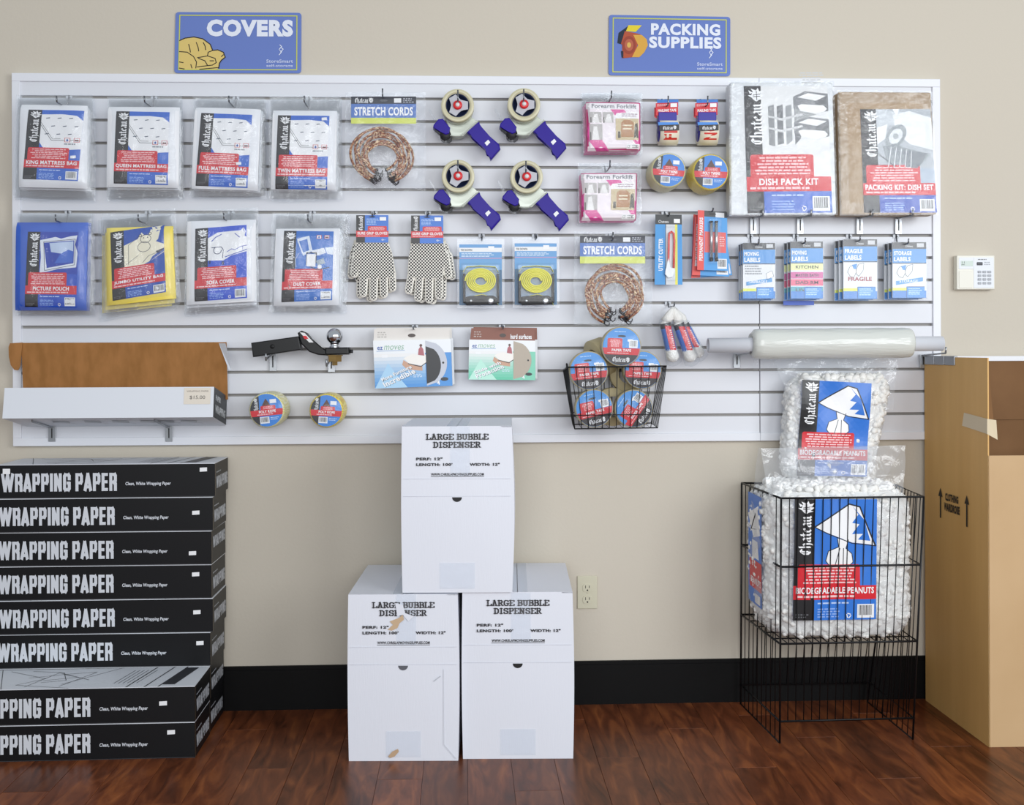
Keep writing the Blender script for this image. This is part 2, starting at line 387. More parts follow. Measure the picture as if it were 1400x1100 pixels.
# ---------------------------------------------------------------- setting
def structure(mb, name, **k):
    o = mb.build(name, **k); o['kind'] = 'structure'; return o
WALLM = M('#cdc5b6', .75, 0, bump=(90, .06), name='painted_wall')
b = MB(); b.box((-3.2, 0, -.05), (6.2, .12, 3.3), WALLM); structure(b, 'wall_back')
FLM = M('#5a2b1b', .4, name='floor_underlay'); b = MB(); b.box((-3.2, -6.5, -.06), (6.2, .0, -.004), FLM)
floor = structure(b, 'floor'); ROOT[floor] = Matrix.Identity(4)
def plank_material():
    m = bpy.data.materials.new('wood_plank'); m.use_nodes = True; n = m.node_tree.nodes; l = m.node_tree.links; bs = n['Principled BSDF']
    tc = n.new('ShaderNodeTexCoord'); oi = n.new('ShaderNodeObjectInfo')
    ml = n.new('ShaderNodeMath'); ml.operation = 'MULTIPLY'; ml.inputs[1].default_value = 37; l.new(oi.outputs['Random'], ml.inputs[0])
    ng = n.new('ShaderNodeNewGeometry')
    ad = n.new('ShaderNodeVectorMath'); ad.operation = 'ADD'; l.new(ng.outputs['Position'], ad.inputs[0]); l.new(ml.outputs[0], ad.inputs[1])
    mp = n.new('ShaderNodeMapping'); mp.inputs['Scale'].default_value = (22, 4, 1); l.new(ad.outputs[0], mp.inputs[0])
    t = n.new('ShaderNodeTexNoise'); t.inputs['Scale'].default_value = 1; t.inputs['Detail'].default_value = 8; t.inputs['Distortion'].default_value = 1.4
    l.new(mp.outputs[0], t.inputs[0])
    r = n.new('ShaderNodeValToRGB'); e = r.color_ramp.elements; e[0].position = .28; e[0].color = lin('#48220f'); e[1].position = .75; e[1].color = lin('#93552d')
    x = e.new(.5); x.color = lin('#6e3a20')
    l.new(t.outputs[0], r.inputs[0])
    t2 = n.new('ShaderNodeTexNoise'); t2.inputs['Scale'].default_value = 5; l.new(ad.outputs[0], t2.inputs[0])
    h = n.new('ShaderNodeHueSaturation'); l.new(r.outputs[0], h.inputs['Color'])
    mr = n.new('ShaderNodeMapRange'); mr.inputs[3].default_value = .72; mr.inputs[4].default_value = 1.15; l.new(oi.outputs['Random'], mr.inputs[0])
    mm = n.new('ShaderNodeMath'); mm.operation = 'MULTIPLY_ADD'; mm.inputs[1].default_value = .5; l.new(t2.outputs[0], mm.inputs[0]); 
    ms = n.new('ShaderNodeMath'); ms.operation = 'SUBTRACT'; ms.inputs[1].default_value = .25; l.new(mr.outputs[0], ms.inputs[0]); l.new(ms.outputs[0], mm.inputs[2])
    l.new(mm.outputs[0], h.inputs['Value']); l.new(h.outputs[0], bs.inputs['Base Color'])
    bs.inputs['Roughness'].default_value = .33; bs.inputs['Specular IOR Level'].default_value = .22
    bp = n.new('ShaderNodeBump'); bp.inputs['Strength'].default_value = .12; bp.inputs['Distance'].default_value = .004
    l.new(t.outputs[0], bp.inputs['Height']); l.new(bp.outputs[0], bs.inputs['Normal'])
    return m
PLK = plank_material()
PW, PL = .127, .92; pme = {}
for i in range(-14, 40):
    y = -.0 - ((i*.37) % 1)*PL + PL*.0
    y1 = 0.0; j = 0
    while y1 > -2.4:
        y0 = max(y1-PL, -2.45) if j else -max(.15, ((i*.37) % 1)*PL)
        L = round(y1-y0, 3)
        if L not in pme:
            mb = MB(); mb.cbox((.0004, 0, 0), (PW-.0004, L-.0008, .004), .0008, PLK)
            pme[L] = mb
            o = mb.build('plank', None); o.parent = floor; first = o; pme[L] = o.data
        else:
            o = bpy.data.objects.new('plank', pme[L]); COL.objects.link(o); o.parent = floor
        o.location = (i*PW-.03, y0, -.004); y1 = y0; j += 1
BBM = M('#050506', .5, spec=.18, name='baseboard_paint'); b = MB(); bbt = .1457
b.box((-3.2, -.012, 0), (6.2, 0, bbt-.012), BBM); b.box((-3.2, -.009, bbt-.012), (6.2, 0, bbt), BBM); structure(b, 'baseboard_back')

# ---------------------------------------------------------------- slatwall
ZT, ZB, PITCH, ZS = 2.1218, .8898, .0762, P(590, 135.3, -.02).z
SLW = M('#dee0e6', .38, bump=(40, .02), name='slat_laminate'); SLB = M('#96938f', .6, name='slot_backing'); FRW = M('#e6e8ee', .35, name='white_trim')  # grey-brown backing board seen through the grooves
XS = P(1038.5, 500, -.02).x
def slatwall(x0, x1, label, left, right):
    t = thing('slatwall', label, 'slatwall', (x0, -.001, ZB), 'white slatwall panels')
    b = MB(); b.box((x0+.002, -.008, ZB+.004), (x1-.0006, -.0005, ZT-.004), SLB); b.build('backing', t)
    edges = [ZT-.004]+[ZS-k*PITCH for k in range(15)]+[ZB+.004]
    for i in range(16):
        z1 = edges[i]-(.0045 if i else 0); z0 = edges[i+1]+(.0045 if i < 15 else 0)
        b = MB(); b.cbox((x0+.002, -.0205, z0), (x1-.0006, -.009, z1), .0012, SLW); b.build('slat', t)
    fw = .027
    def fr(a, c): m = MB(); m.cbox(a, c, .0015, FRW); m.build('frame_rail', t)
    fr((x0 if left else x0+.0006, -.0275, ZT-fw), (x1, -.001, ZT)); fr((x0 if left else x0+.0006, -.0275, ZB), (x1, -.001, ZB+fw))
    if left: fr((x0, -.0275, ZB+fw), (x0+fw, -.001, ZT-fw))
    if right: fr((x1-fw, -.0275, ZB+fw), (x1, -.001, ZT-fw))
slatwall(0, XS, 'long white slatwall panel with horizontal grooves, left of the seam', True, False)
slatwall(XS, 3.119, 'narrow white slatwall panel right of the seam, behind the dish kits', False, True)
def slotz(z):   # nearest groove
    k = round((ZS-z)/PITCH); return ZS-k*PITCH

# ---------------------------------------------------------------- hooks and brackets
def hook(px, py, y, what, up=.02, small=False):
    tip = P(px, py, y); z = slotz(tip.z-.006); x = tip.x
    t = thing('slatwall_hook', 'chrome slatwall hook that ' + what, 'hook', (x, -.02, z), 'chrome slatwall hooks')
    b = MB(); HP_ = M('#c9ccd1', .4); b.cbox((x-.0105, -.0235, z-.010), (x+.0105, -.0212, z+.003), .0006, HP_)
    b.box((x-.0105, -.0225, z-.002), (x+.0105, -.010, z+.002), HP_); b.lathe((x+.004, -.0233, z-.004), (0, -1, 0), [(0, .0018), (.0004, .0018), (.0004, .0001)], M('#26272a', .5), 8); b.build('back_plate', t)
    zz = tip.z-up; b = MB(); pts = [(x, -.0225, z+.004), (x, -.035, zz), (x, y+.006, zz), (x, y+.001, zz+.003), (x, y, zz+.008), (x, y-.002, tip.z)]
    b.tube(pts, .0024, M('#7c7f85', .25, .9), 8); b.build('prong', t)
    return t
def bracket(px, py_top, py_bot, yl, what, tipz=None, w=10):
    a = P(px, py_top, -.03); c = P(px, py_bot, -.03); x = a.x; hw = .0115
    t = thing('slatwall_bracket', 'flat metal slatwall bracket ' + what, 'bracket', (x, -.022, c.z), 'slatwall shelf brackets')
    b = MB(); b.cbox((x-hw, -.0315, c.z), (x+hw, -.0285, a.z), .0007, PLATE)
    b.box((x-hw, -.0288, c.z+.004), (x+hw, -.010, c.z+.007), PLATE)
    b.box((x-.002, -.0322, c.z+.012), (x+.002, -.0314, a.z-.008), M('#2b2c2e', .6)); b.build('back_plate', t)
    tz = tipz if tipz is not None else a.z+.02
    b = MB(); b.prism([(0, 0), (yl, 0), (yl, .004), (0, .004)], -.001, .001, PLATE)
    m = MB(); n = 8
    pts = [(x, -.031, a.z-.004), (x, -.045, a.z-.003), (x, -yl, tz), (x, -yl-.004, tz+.02)]
    m.tube(pts, .0032, PLATE, 6); m.build('arm', t)
    return t

# ---------------------------------------------------------------- pads, bags, labels
def bounds(q): return min(p.x for p in q), max(p.x for p in q), min(p.z for p in q), max(p.z for p in q)
def surf_of(q, y, t, wr=.0012, seed=0, p=8):
    x0, x1, z0, z1 = bounds(q)
    def f(x, z):
        a = min(1, abs(2*(x-x0)/(x1-x0)-1)); c = min(1, abs(2*(z-z0)/(z1-z0)-1))
        h = t*(max(0, 1-a**p)*max(0, 1-c**p))**.5
        return y-h-wr*noise.noise(Vector((x*26+seed*7.1, z*14, seed*3.3)))*min(1, h/t)*2
    return f
def pad(q, y, t, mat, name, parent, sf, n=20):
    b = MB()
    def fr(u, v):
        p = q[0].lerp(q[1], u).lerp(q[3].lerp(q[2], u), v); return Vector((p.x, sf(p.x, p.z), p.z))
    def bk(u, v):
        p = q[0].lerp(q[1], u).lerp(q[3].lerp(q[2], u), v); return Vector((p.x, y+.001, p.z))
    b.grid(fr, n, n, mat); b.grid(bk, n, n, mat, flip=True)
    ring = [(i/n, 0) for i in range(n)]+[(1, i/n) for i in range(n)]+[(1-i/n, 1) for i in range(n)]+[(0, 1-i/n) for i in range(n)]
    vs = []; fs = []
    for u, v in ring: vs += [fr(u, v), bk(u, v)]
    N = len(ring)
    for i in range(N): j = (i+1) % N; fs.append((2*i, 2*j, 2*j+1, 2*i+1))
    b.add(vs, fs, mat, True); return b.build(name, parent)
def film(q, y, sf, mat, parent, name='plastic_bag', seed=0, amp=.004, gap=.0035, n=26, wavy=.004):
    b = MB()
    def pos(u, v):
        p = q[0].lerp(q[1], u).lerp(q[3].lerp(q[2], u), v)
        e = noise.noise(Vector((u*5+seed, v*5, seed*1.7)))*wavy
        if u in (0, 1): p.x += e
        if v in (0, 1): p.z += e
        return p
    def fr(u, v):
        p = pos(u, v); ed = min(1, 9*min(u, 1-u, v, 1-v)); base = sf(p.x, p.z) if sf else y
        c = abs(noise.noise(Vector((p.x*30+seed*5, p.z*22, seed))))+.5*abs(noise.noise(Vector((p.x*70, p.z*60+seed, 2))))
        return Vector((p.x, y*(1-ed)+(min(base, y)-gap-amp*c)*ed, p.z))
    def bk(u, v):
        p = pos(u, v); return Vector((p.x, y+.0022 if min(u, 1-u, v, 1-v) > 0 else y, p.z))
    b.grid(fr, n, n, mat); b.grid(bk, 8, 8, mat, flip=True); return b.build(name, parent)
def icons(pr, u, v, s):
    for k in (0, 1):
        c = pr.view(u+k*s*1.6, v, u+s+k*s*1.6, v+s*.72); c.rect(0, 0, 1, 1, '#c9202c', 4); c.rect(.09, .09, .91, .91, WHT, 5)
        if k: c.poly([(.15,.75),(.85,.75),(.8,.35),(.5,.45),(.25,.35)], '#6b1a24', 6)
        else: c.poly([(.5,.2),(.72,.6),(.5,.85),(.28,.6)], '#2a4fa8', 6)
def art_mattress(pr):
    pr.rect(0, 0, 1, 1, BLUE, 2)
    pr.poly([(0,.11),(.5,.1),(.85,.13),(1,.24),(1,.92),(.6,.95),(.12,.93),(0,.78)], WHT, 3)
    for r in range(3):
        for c in range(3):
            u = .12+c*.28+(.14 if r % 2 else 0)
            if u < .97: pr.line([(u, .2+r*.19), (u+.08, .19+r*.19)], .018, '#34465f', 5)
    pr.line([(0,.36),(.28,.72),(1,.72)], .01, '#30343c', 5); pr.line([(0,.3),(.3,.68),(.5,.68)], .008, '#30343c', 5)
    icons(pr, .6, .66, .14); pr.greek(.6, .78, .95, .84, 1, '#8d939c', 5)
def art_picture(pr):
    pr.rect(0, 0, 1, 1, '#1c3fae', 2)
    pr.poly([(0,.2),(.2,.16),(.4,.12),(.55,.16),(.8,.1),(.98,.08),(.93,.3),(1,.5),(.97,.84),(.5,.88),(.2,.95),(.02,.97),(.04,.6)], '#e6ecf6', 3)
    pr.poly([(.1,.26),(.9,.2),(.9,.74),(.2,.86)], '#1c3fae', 4); pr.poly([(.25,.27),(.88,.22),(.88,.5),(.6,.52),(.3,.48)], '#c3d4ee', 5)
    pr.poly([(.4,.75),(.55,.52),(.75,.42),(.88,.46),(.88,.72)], '#3767c9', 6)
    pr.line([(.1,.24),(.93,.17),(.93,.78),(.15,.92),(.1,.24)], .012, '#141c44', 7)
def art_bear(pr):
    pr.rect(0, 0, 1, 1, '#1d4fae', 2); C = '#f0ead2'; K = '#1a2240'
    pr.poly([(0,.4),(.35,.28),(.45,.12),(.6,.3),(.7,.0),(.85,.1),(.8,.4),(1,.5),(1,.7),(.7,.86),(.4,.98),(0,.96)], C, 3)
    pr.poly([(.72,.02),(.95,.0),(.86,.35),(.78,.42)], C, 3); pr.poly([(.7,.78),(1,.6),(1,.68),(.62,.9)], '#1d4fae', 4)
    for cu, cv, r in ((.55, .3, .13), (.5, .5, .16), (.42,.2,.035),(.66,.18,.035)):
        pr.line([(cu+r*cos(k*pi/9), cv+r*.8*sin(k*pi/9)) for k in range(19)], .012, K, 5); pr.circ(cu, cv, r, C, 4, ry=r*.8)
    for cu in (.5, .6): pr.circ(cu, .27, .014, K, 6)
    pr.line([(.1,.9),(.12,.4),(.4,.2)], .008, K, 5); pr.line([(.45,.9),(.6,.75),(.95,.66)], .01, K, 5); pr.line([(.02,.9),(.35,.7)], .008, K, 5)
    pr.poly([(.78,.66),(.99,.6),(.99,.64),(.85,.72)], K, 5)
def art_sofa(pr):
    pr.rect(0, 0, 1, 1, '#2b55cf', 2); K = '#1b2a5e'
    pr.poly([(0,.25),(.25,.13),(.6,.12),(.85,.12),(.92,.05),(.98,.15),(.95,.25),(1,.28),(1,.62),(.6,.7),(.4,.8),(0,.78)], WHT, 3)
    for p, w in (([(.1,.33),(.2,.24),(.35,.18)], .02), ([(.7,.18),(.82,.28)], .02), ([(.5,.6),(.62,.54),(.7,.57),(.85,.5),(1,.48)], .016), ([(.45,.72),(1,.58)], .022), ([(.9,.04),(.95,.16)], .015), ([(.9,.57),(.9,.5)], .012)): pr.line(p, w, '#2746b4', 4)
    pr.line([(.25+.1*cos(k*.45), .55+.09*sin(k*.45)) for k in range(10)], .018, K, 5); pr.line([(.1,.48),(.35,.48),(.4,.55),(.38,.74)], .018, K, 5)
    pr.rect(.03, .78, .07, .86, K, 4); pr.rect(.36, .82, .42, .9, K, 4)
def art_desk(pr):
    pr.rect(0, 0, 1, 1, '#2b6fc6', 2); K = '#15202e'
    pr.poly([(.02,.2),(.35,.12),(.45,.5),(.2,.62)], '#dfe8f4', 3); pr.poly([(.08,.26),(.3,.2),(.36,.48),(.2,.54)], '#2b6fc6', 4)
    pr.poly([(.4,.5),(.75,.42),(.82,.55),(.6,.62)], '#e7ecf3', 3); pr.poly([(.78,.42),(1,.4),(1,.6),(.85,.58)], '#dfe8f4', 3)
    pr.line([(.3,.85),(.3,.55),(.55,.55),(.55,.8)], .03, K, 4); pr.poly([(.3,.58),(.54,.58),(.54,.9),(.3,.88)], WHT, 5); pr.poly([(.55,.75),(.75,.68),(.8,.82),(.6,.86)], '#9fb0bd', 4)
    pr.line([(.4,.9),(.6,.98),(.9,.92)], .025, K, 4); pr.circ(.65, .9, .06, WHT, 5)
    pr.line([(.02,.9),(.0,.7),(.1,.55)], .012, '#dfe8f4', 4); icons(pr, .55, .1, .13)
def art_lamp(pr):
    pr.rect(0, 0, 1, 1, '#2b74d2', 2); K = '#15202e'
    pr.poly([(0,.4),(.55,.08),(.72,.12),(.82,.35),(.98,.66),(.6,.62),(.2,.48)], WHT, 3)
    pr.line([(0,.4),(.55,.07),(.72,.11),(.98,.67)], .022, K, 5); pr.line([(.98,.67),(.6,.63),(.2,.49),(0,.4)], .014, K, 5)
    pr.poly([(.6,.1),(.8,.3),(.9,.6),(.7,.58),(.78,.5),(.6,.5),(.72,.36),(.6,.34),(.7,.22)], '#2b74d2', 4)
    pr.poly([(.36,.56),(.54,.58),(.5,.7),(.6,.78),(.62,.9),(.5,1),(.28,1),(.18,.88),(.22,.74),(.38,.68)], WHT, 3)
    for p in ([(.36,.56),(.38,.68),(.22,.74),(.18,.88),(.28,1)], [(.54,.58),(.5,.7),(.6,.78),(.62,.9),(.5,1)], [(.4,.7),(.32,.98)], [(.46,.7),(.46,.99)]): pr.line(p, .012, K, 5)
def art_boxes(pr):
    pr.rect(0, 0, 1, 1, '#e4e5e5', 2)
    for i in range(4):
        u = .1+.13*i; pr.poly([(u,.3),(u+.09,.27),(u+.09,.88-.04*i),(u,.86)], ('#85878a','#6d6f73','#929598','#7a7c80')[i], 3)
    for v in (.45, .62): pr.poly([(.08,v),(.3,v+.06),(.62,v-.02),(.6,v-.05),(.3,v+.02),(.1,v-.02)], '#d0d1d2', 4)
    for v in (.15, .52): 
        pr.poly([(.48,v+.01),(.66,v-.07),(1,v-.03),(1,v+.22),(.8,v+.26),(.48,v+.18)], '#808286', 3); pr.poly([(.8,v+.08),(1,v),(1,v+.22),(.8,v+.26)], '#65676b', 4)
        pr.poly([(.54,v+.02),(.7,v-.04),(.97,v),(.82,v+.07)], '#f0f0f0', 5)
    for v in (.31, .68): pr.poly([(.54,v-.02),(.6,v-.04),(.93,v-.02),(.98,v+.03),(.94,v+.07),(.8,v+.1),(.7,v+.08),(.58,v+.06)], '#f4f4f4', 6)
    pr.poly([(.5,.33),(.82,.42),(.5,.52)], '#a2a4a6', 3); pr.greek(.58, -.2, .95, -.03, 5, '#c4c6c8', 4, True)
def art_dishes(pr):
    pr.rect(0, 0, 1, 1, '#aeb4ba', 2); pr.poly([(0,.0),(.5,.05),(.35,.25),(0,.35)], '#c7cdd2', 3); pr.poly([(.3,.1),(.6,.03),(1,.15),(1,.7),(.6,.6),(.35,.4)], '#e4e7ea', 3)
    pts = [(.34+.2*cos(k*pi/12)*.9-.08*sin(k*pi/12), .46+.2*sin(k*pi/12)) for k in range(24)]; pr.poly(pts, '#8f969b', 4)
    pts = [(.34+.13*cos(k*pi/12)*.9-.05*sin(k*pi/12), .46+.13*sin(k*pi/12)) for k in range(24)]; pr.poly(pts, '#d9dde0', 5); pr.circ(.34, .46, .05, '#a2a9ad', 6)
    pr.poly([(.1,.62),(.3,.6),(.95,.78),(.7,1),(.3,1),(.15,.9)], '#8c9399', 4); pr.poly([(.45,.7),(.9,.75),(.7,1),(.5,1)], '#6f767d', 5)
    for k in range(5): pr.line([(.25+.09*k, .64+.02*k), (.18+.1*k, .98)], .012, '#eef0f2', 6)
    pr.poly([(.0,.32),(.2,.25),(.15,.5),(0,.6)], '#eceef0', 4); pr.poly([(.3,0),(.42,0),(.38,.12)], WHT, 5); pr.line([(0,.75),(.3,.97)], .02, '#5b6167', 5)
def chateau_label(pr, title, art, stripcol=BLK, blue=BLUE, picfrac=.6, sw=.25, seed=0, tb=.0, barc=True, bg=None):
    pr.rect(0, 0, 1, 1, blue, 1); art(pr.view(sw, 0, 1, picfrac));
    if bg: pr.rect(sw, picfrac, 1, .72, bg, 2)
    pr.rect(0, 0, sw, 1, stripcol, 3)
    pr.rrect(.05, .54, .8, .76, .03, RED, 4); pr.rect(0, .715, 1, .83, RED, 4)
    pr.chateau((.07, .14, .205, .46), L=5); pr.helm(.05, .02, .235, .125, L=5)
    pr.greek(.1, .555, .77, .705, 6, '#f3c9cb', 6, True, seed=seed)
    hw = min(.47, .027*len(title)); pr.text(title, (.5-hw, .728, .5+hw, .782), WHT, 6, bold=.03)
    pr.greek(.04, .79, .97, .825, 1, '#f3c9cb', 6, seed=seed)
    pr.greek(.29, .85, .74, .875, 1, '#bcd0f2', 4, seed=2); pr.greek(.29, .9, .62, .985, 4, '#8fb0ea', 4, seed=3)
    pr.greek(.03, .945, .2, .985, 2, '#6b6d72', 4, seed=5); pr.recycle(.67, .965, .025)
    if barc: pr.barcode(.77, .87, .975, .985, 4, seed)
def poly_bag(name, label, cat, hookpx, content, bag, lab, mat, title, art, seed, y=-.088, t=.018, behind=None, sticker=None, group='bagged covers on slatwall', tint=None, extra=None, **kw):
    cq = pq(content, y); sf = surf_of(cq, y, t, seed=seed); x0, x1, z0, z1 = bounds(cq)
    r = thing(name, label, cat, ((x0+x1)/2, y, z0), group)
    pad(cq, y, t, mat, 'folded_sheet', r, sf)
    pr = Print(pq(lab, y-t), sf, eps=.00022); chateau_label(pr, title, art, seed=seed, **kw)
    if sticker:
        a, c = sticker; pr.poly([(a-.05, c-.012), (a+.05, c-.018), (a+.055, c+.02), (a-.045, c+.026)], WHT, 8)
    pr.build('printed_label', r); film(pq(bag, y), y, sf, CLEAR, r, seed=seed)
    hook(hookpx[0], hookpx[1], y-t-.03, 'holds the ' + title.lower())
    if behind:
        for i, (dx, dy, g) in enumerate(behind):
            yb = y+.024*(i+1); cq = pq([(a+dx*(i+1), b_+dy*(i+1)) for a, b_ in content], yb); s2 = surf_of(cq, yb, .015, seed=seed+i+9)
            r2 = thing(name, ('first' if i == 0 else 'rearmost')+' '+g+' hanging behind the front '+title.lower(), cat, (cq[3].x, yb, cq[3].z), group)
            pad(cq, yb, .015, mat, 'folded_sheet', r2, s2, 10)
            film(pq([(a+dx*(i+1), b_+dy*(i+1)) for a, b_ in bag], yb), yb, s2, CLEAR, r2, seed=seed+20+i, n=14)
WHITEPL = M('#eceef2', .45, bump=(30, .12), name='folded_white_film')
BLUEPL = M('#2a56bd', .4, bump=(30, .15), vary=('#3a68cc', 9), name='folded_blue_film')
YELPL = M('#f2d84a', .4, bump=(30, .12), vary=('#f6e36e', 8), name='folded_yellow_film')
DY = -.088
poly_bag('mattress_bag', 'clear bagged KING MATTRESS BAG, far left of top row', 'mattress bag', (77.5, 131), [(30,143),(120,145),(120,258),(26,256)], [(21,130),(126,129),(127,271),(17,268)], [(39,149.6),(114.2,150.9),(106.4,247.3),(30.5,244.5)], WHITEPL, 'KING MATTRESS BAG', art_mattress, 1, behind=[(2, 3, 'white folded bag'), (2, 2.5, 'white folded bag')], sticker=(.88, .66))
poly_bag('mattress_bag', 'clear bagged QUEEN MATTRESS BAG between the king and full ones', 'mattress bag', (197.5, 131), [(149,146),(246,147),(245,257),(146,256)], [(147,131),(248,130),(250,268),(145,270)], [(159.1,151.8),(231.8,153.1),(229,252.5),(154.9,250.5)], WHITEPL, 'QUEEN MATTRESS BAG', art_mattress, 2, behind=[(1.5, 3, 'white folded bag'), (1, 2.5, 'white folded bag')])
poly_bag('mattress_bag', 'clear bagged FULL MATTRESS BAG with torn price sticker on its red block', 'mattress bag', (313, 131), [(268,147),(357,150),(353,261),(262,258)], [(264,131),(362,133),(361,268),(258,268)], [(275.1,154.2),(344.9,156.9),(338,256.5),(266.9,253.6)], WHITEPL, 'FULL MATTRESS BAG', art_mattress, 3, behind=[(2.5, 2, 'white folded bag'), (2, 2, 'white folded bag')], sticker=(.8, .67))
poly_bag('mattress_bag', 'clear bagged TWIN MATTRESS BAG beside the upper stretch cords', 'mattress bag', (416, 131), [(374,151),(461,152),(459,260),(370,259)], [(368,131),(465,131),(466,270),(367,271)], [(380,157.3),(450.4,158.2),(446.8,258.5),(375.8,257.6)], WHITEPL, 'TWIN MATTRESS BAG', art_mattress, 4, behind=[(1.5, 2, 'white folded bag'), (1.5, 2, 'white folded bag')], sticker=(.9, .04))
poly_bag('picture_cover', 'bright blue PICTURE POUCH in clear bag, far left of second row', 'picture pouch', (76, 293), [(24,304),(121,304),(119,424),(21,424)], [(22,291),(125,291),(127,431),(21,430)], [(38.4,316.6),(107.1,317),(104,420),(33.6,419.3)], BLUEPL, 'PICTURE POUCH', art_picture, 5, behind=[(2.5, .5, 'blue pouch'), (2, .5, 'blue pouch')], blue='#1d4fc0', picfrac=.56)
poly_bag('utility_bag', 'yellow JUMBO UTILITY BAG pack hanging tilted beside the picture pouch', 'utility bag', (189, 293), [(146,312),(237,309),(241,408),(146,418)], [(140,291),(240,284),(248,413),(141,430)], [(150.5,317.5),(223.2,306.8),(227,399),(153.6,411.3)], YELPL, 'JUMBO UTILITY BAG', art_bear, 6, behind=[(-2, 6, 'yellow bag pack'), (-3, 5, 'yellow bag pack')], blue='#1d4fae', picfrac=.57)
poly_bag('sofa_cover', 'white SOFA COVER pack in clear bag with blue sofa drawing', 'sofa cover', (306, 291), [(257,303),(350,300),(351,412),(255,417)], [(255,289),(353,283),(354,420),(252,427)], [(267.1,312.6),(336.9,307.1),(337.5,407),(265.7,412)], WHITEPL, 'SOFA COVER', art_sofa, 7, behind=[(0, 4, 'white cover pack'), (0, 3, 'white cover pack')], blue='#2b55cf', picfrac=.58)
poly_bag('dust_cover', 'white DUST COVER pack in crinkled clear bag beside the gloves', 'dust cover', (421, 293), [(378,313),(465,312),(464,417),(374,418)], [(372,291),(475,291),(470,425),(368,426)], [(388.3,315.1),(456,316),(454,410),(384.5,412.9)], WHITEPL, 'DUST COVER', art_desk, 8, behind=[(2, 1.5, 'white cover pack'), (2, 1.5, 'white cover pack')], blue='#2b6fc6', picfrac=.57)

# ---------------------------------------------------------------- stretch cords
def cord_mat():
    m = bpy.data.materials.new('braided_cord'); m.use_nodes = True; n = m.node_tree.nodes; l = m.node_tree.links; bs = n['Principled BSDF']
    tc = n.new('ShaderNodeTexCoord'); ck = n.new('ShaderNodeTexVoronoi'); ck.inputs['Scale'].default_value = 330; l.new(tc.outputs['Object'], ck.inputs[0])
    r = n.new('ShaderNodeValToRGB'); e = r.color_ramp.elements; e[0].position = .25; e[0].color = lin('#5f2a14'); e[1].position = .95; e[1].color = lin('#f3dfb4'); x = e.new(.6); x.color = lin('#a85a33')
    sp = n.new('ShaderNodeSeparateColor'); l.new(ck.outputs['Color'], sp.inputs[0]); l.new(sp.outputs[0], r.inputs[0]); l.new(r.outputs[0], bs.inputs['Base Color']); bs.inputs['Roughness'].default_value = .7
    return m
CORD = cord_mat()
def stretch(px0, px1, yh, coil, bag, hk, label, seed, sub=False):
    y = -.1; t = thing('stretch_cord_pack', label, 'cord pack', P((px0+px1)/2, bag[3], y), 'stretch cord packs')
    y0, y1, y2, y3 = yh
    b = MB(); q = pq([(px0, y0), (px1, y0), (px1, y3), (px0, y3)], y-.012); b.box((q[0].x, y-.0115, q[3].z), (q[1].x, y-.0105, q[0].z), M('#e7e9ec', .5)); hc = b.build('header_card', t)
    pr = Print([v+Vector((0, -.0002, 0)) for v in q]); f1 = (y1-y0)/(y3-y0); f2 = (y2-y0)/(y3-y0)
    pr.rect(0, 0, 1, f1, '#1b2030', 1); pr.rect(0, f1, 1, f2, '#4a74be', 1); pr.rect(0, f2, 1, 1, '#d3dd5c', 1)
    pr.text('STRETCH CORDS', (.05, f1+(f2-f1)*.22, .95, f1+(f2-f1)*.85), WHT, 3, bold=.035)
    pr.chateau((.06, f1*.22, .26, f1*.85), rot=0, L=3); pr.helm(.27, f1*.15, .34, f1*.9, L=3); pr.greek(.8, f1*.2, .97, f1*.9, 3, '#b9bdc8', 3)
    pr.rect(.66, f1*.25, .77, f1*.85, WHT, 3); pr.circ(.5, f1*.55, .06, '#55585f', 3, ry=f1*.14); pr.build('header_print', hc)
    cx, cy, rx, ry = coil; rnd = random.Random(seed)
    for k in range(9):
        m = mpp(cx, cy, y); c = P(cx+rnd.uniform(-1.5, 1.5), cy+rnd.uniform(-1.5, 1.5), y); fr = 1.08-.068*k; pts = []
        ph = rnd.uniform(0, 6); gap = .5+rnd.uniform(0, .5)
        for i in range(41):
            a = -pi/2+gap/2+(2*pi-gap)*i/40+rnd.uniform(-.01, .01)
            rr = 1+.05*sin(2*a+ph)
            pts.append((c.x+rx*m*fr*rr*cos(a)+.003*sin(3*a+ph), y-.005-.004*sin(a*2+ph+k)-.001*k, c.z+ry*m*fr*rr*sin(a)-(0 if k < 3 else .0012*k)))
        b = MB(); b.tube(pts, .0042, CORD, 7); co = b.build('cord', t)
        for e in (pts[0], pts[-1]):
            hb = MB(); e = Vector(e); s = 1 if e is not pts[0] else -1
            hp = [e+Vector((0, 0, .002)), e+Vector((.002*s, -.002, -.006)), e+Vector((.010*s, -.003, -.012)), e+Vector((.017*s, -.003, -.008)), e+Vector((.018*s, -.003, .0))]
            hb.tube(hp, .0018, M('#2b2b30', .3, .6), 6); hb.tube([e+Vector((0, 0, .006)), e+Vector((0, 0, -.004))], .0045, M('#1c1c20', .5), 8); hb.build('hook_end', co)
    b0, b1, b2, b3 = bag
    film(pq([(b0, b1), (b2, b1), (b2, b3), (b0, b3)], y+.006), y+.006, lambda x, z: y-.016, clear('cord_bag_film', .045, .03), t, seed=seed, amp=.004, gap=.003)
    hook(hk[0], hk[1], y-.04, 'holds the '+('lower' if sub else 'upper')+' stretch cords', up=.025)
stretch(480, 569, (132, 142, 161, 169), (523, 213, 37, 36), (472, 126, 582, 261), (523, 121), 'STRETCH CORDS pack at the top row, left of the tape dispensers', 3)
stretch(793, 882, (322, 332, 350.5, 360), (840, 402, 36, 36), (785, 316, 892, 445), (838, 317), 'STRETCH CORDS pack above the wire basket of paper tape', 11, True)

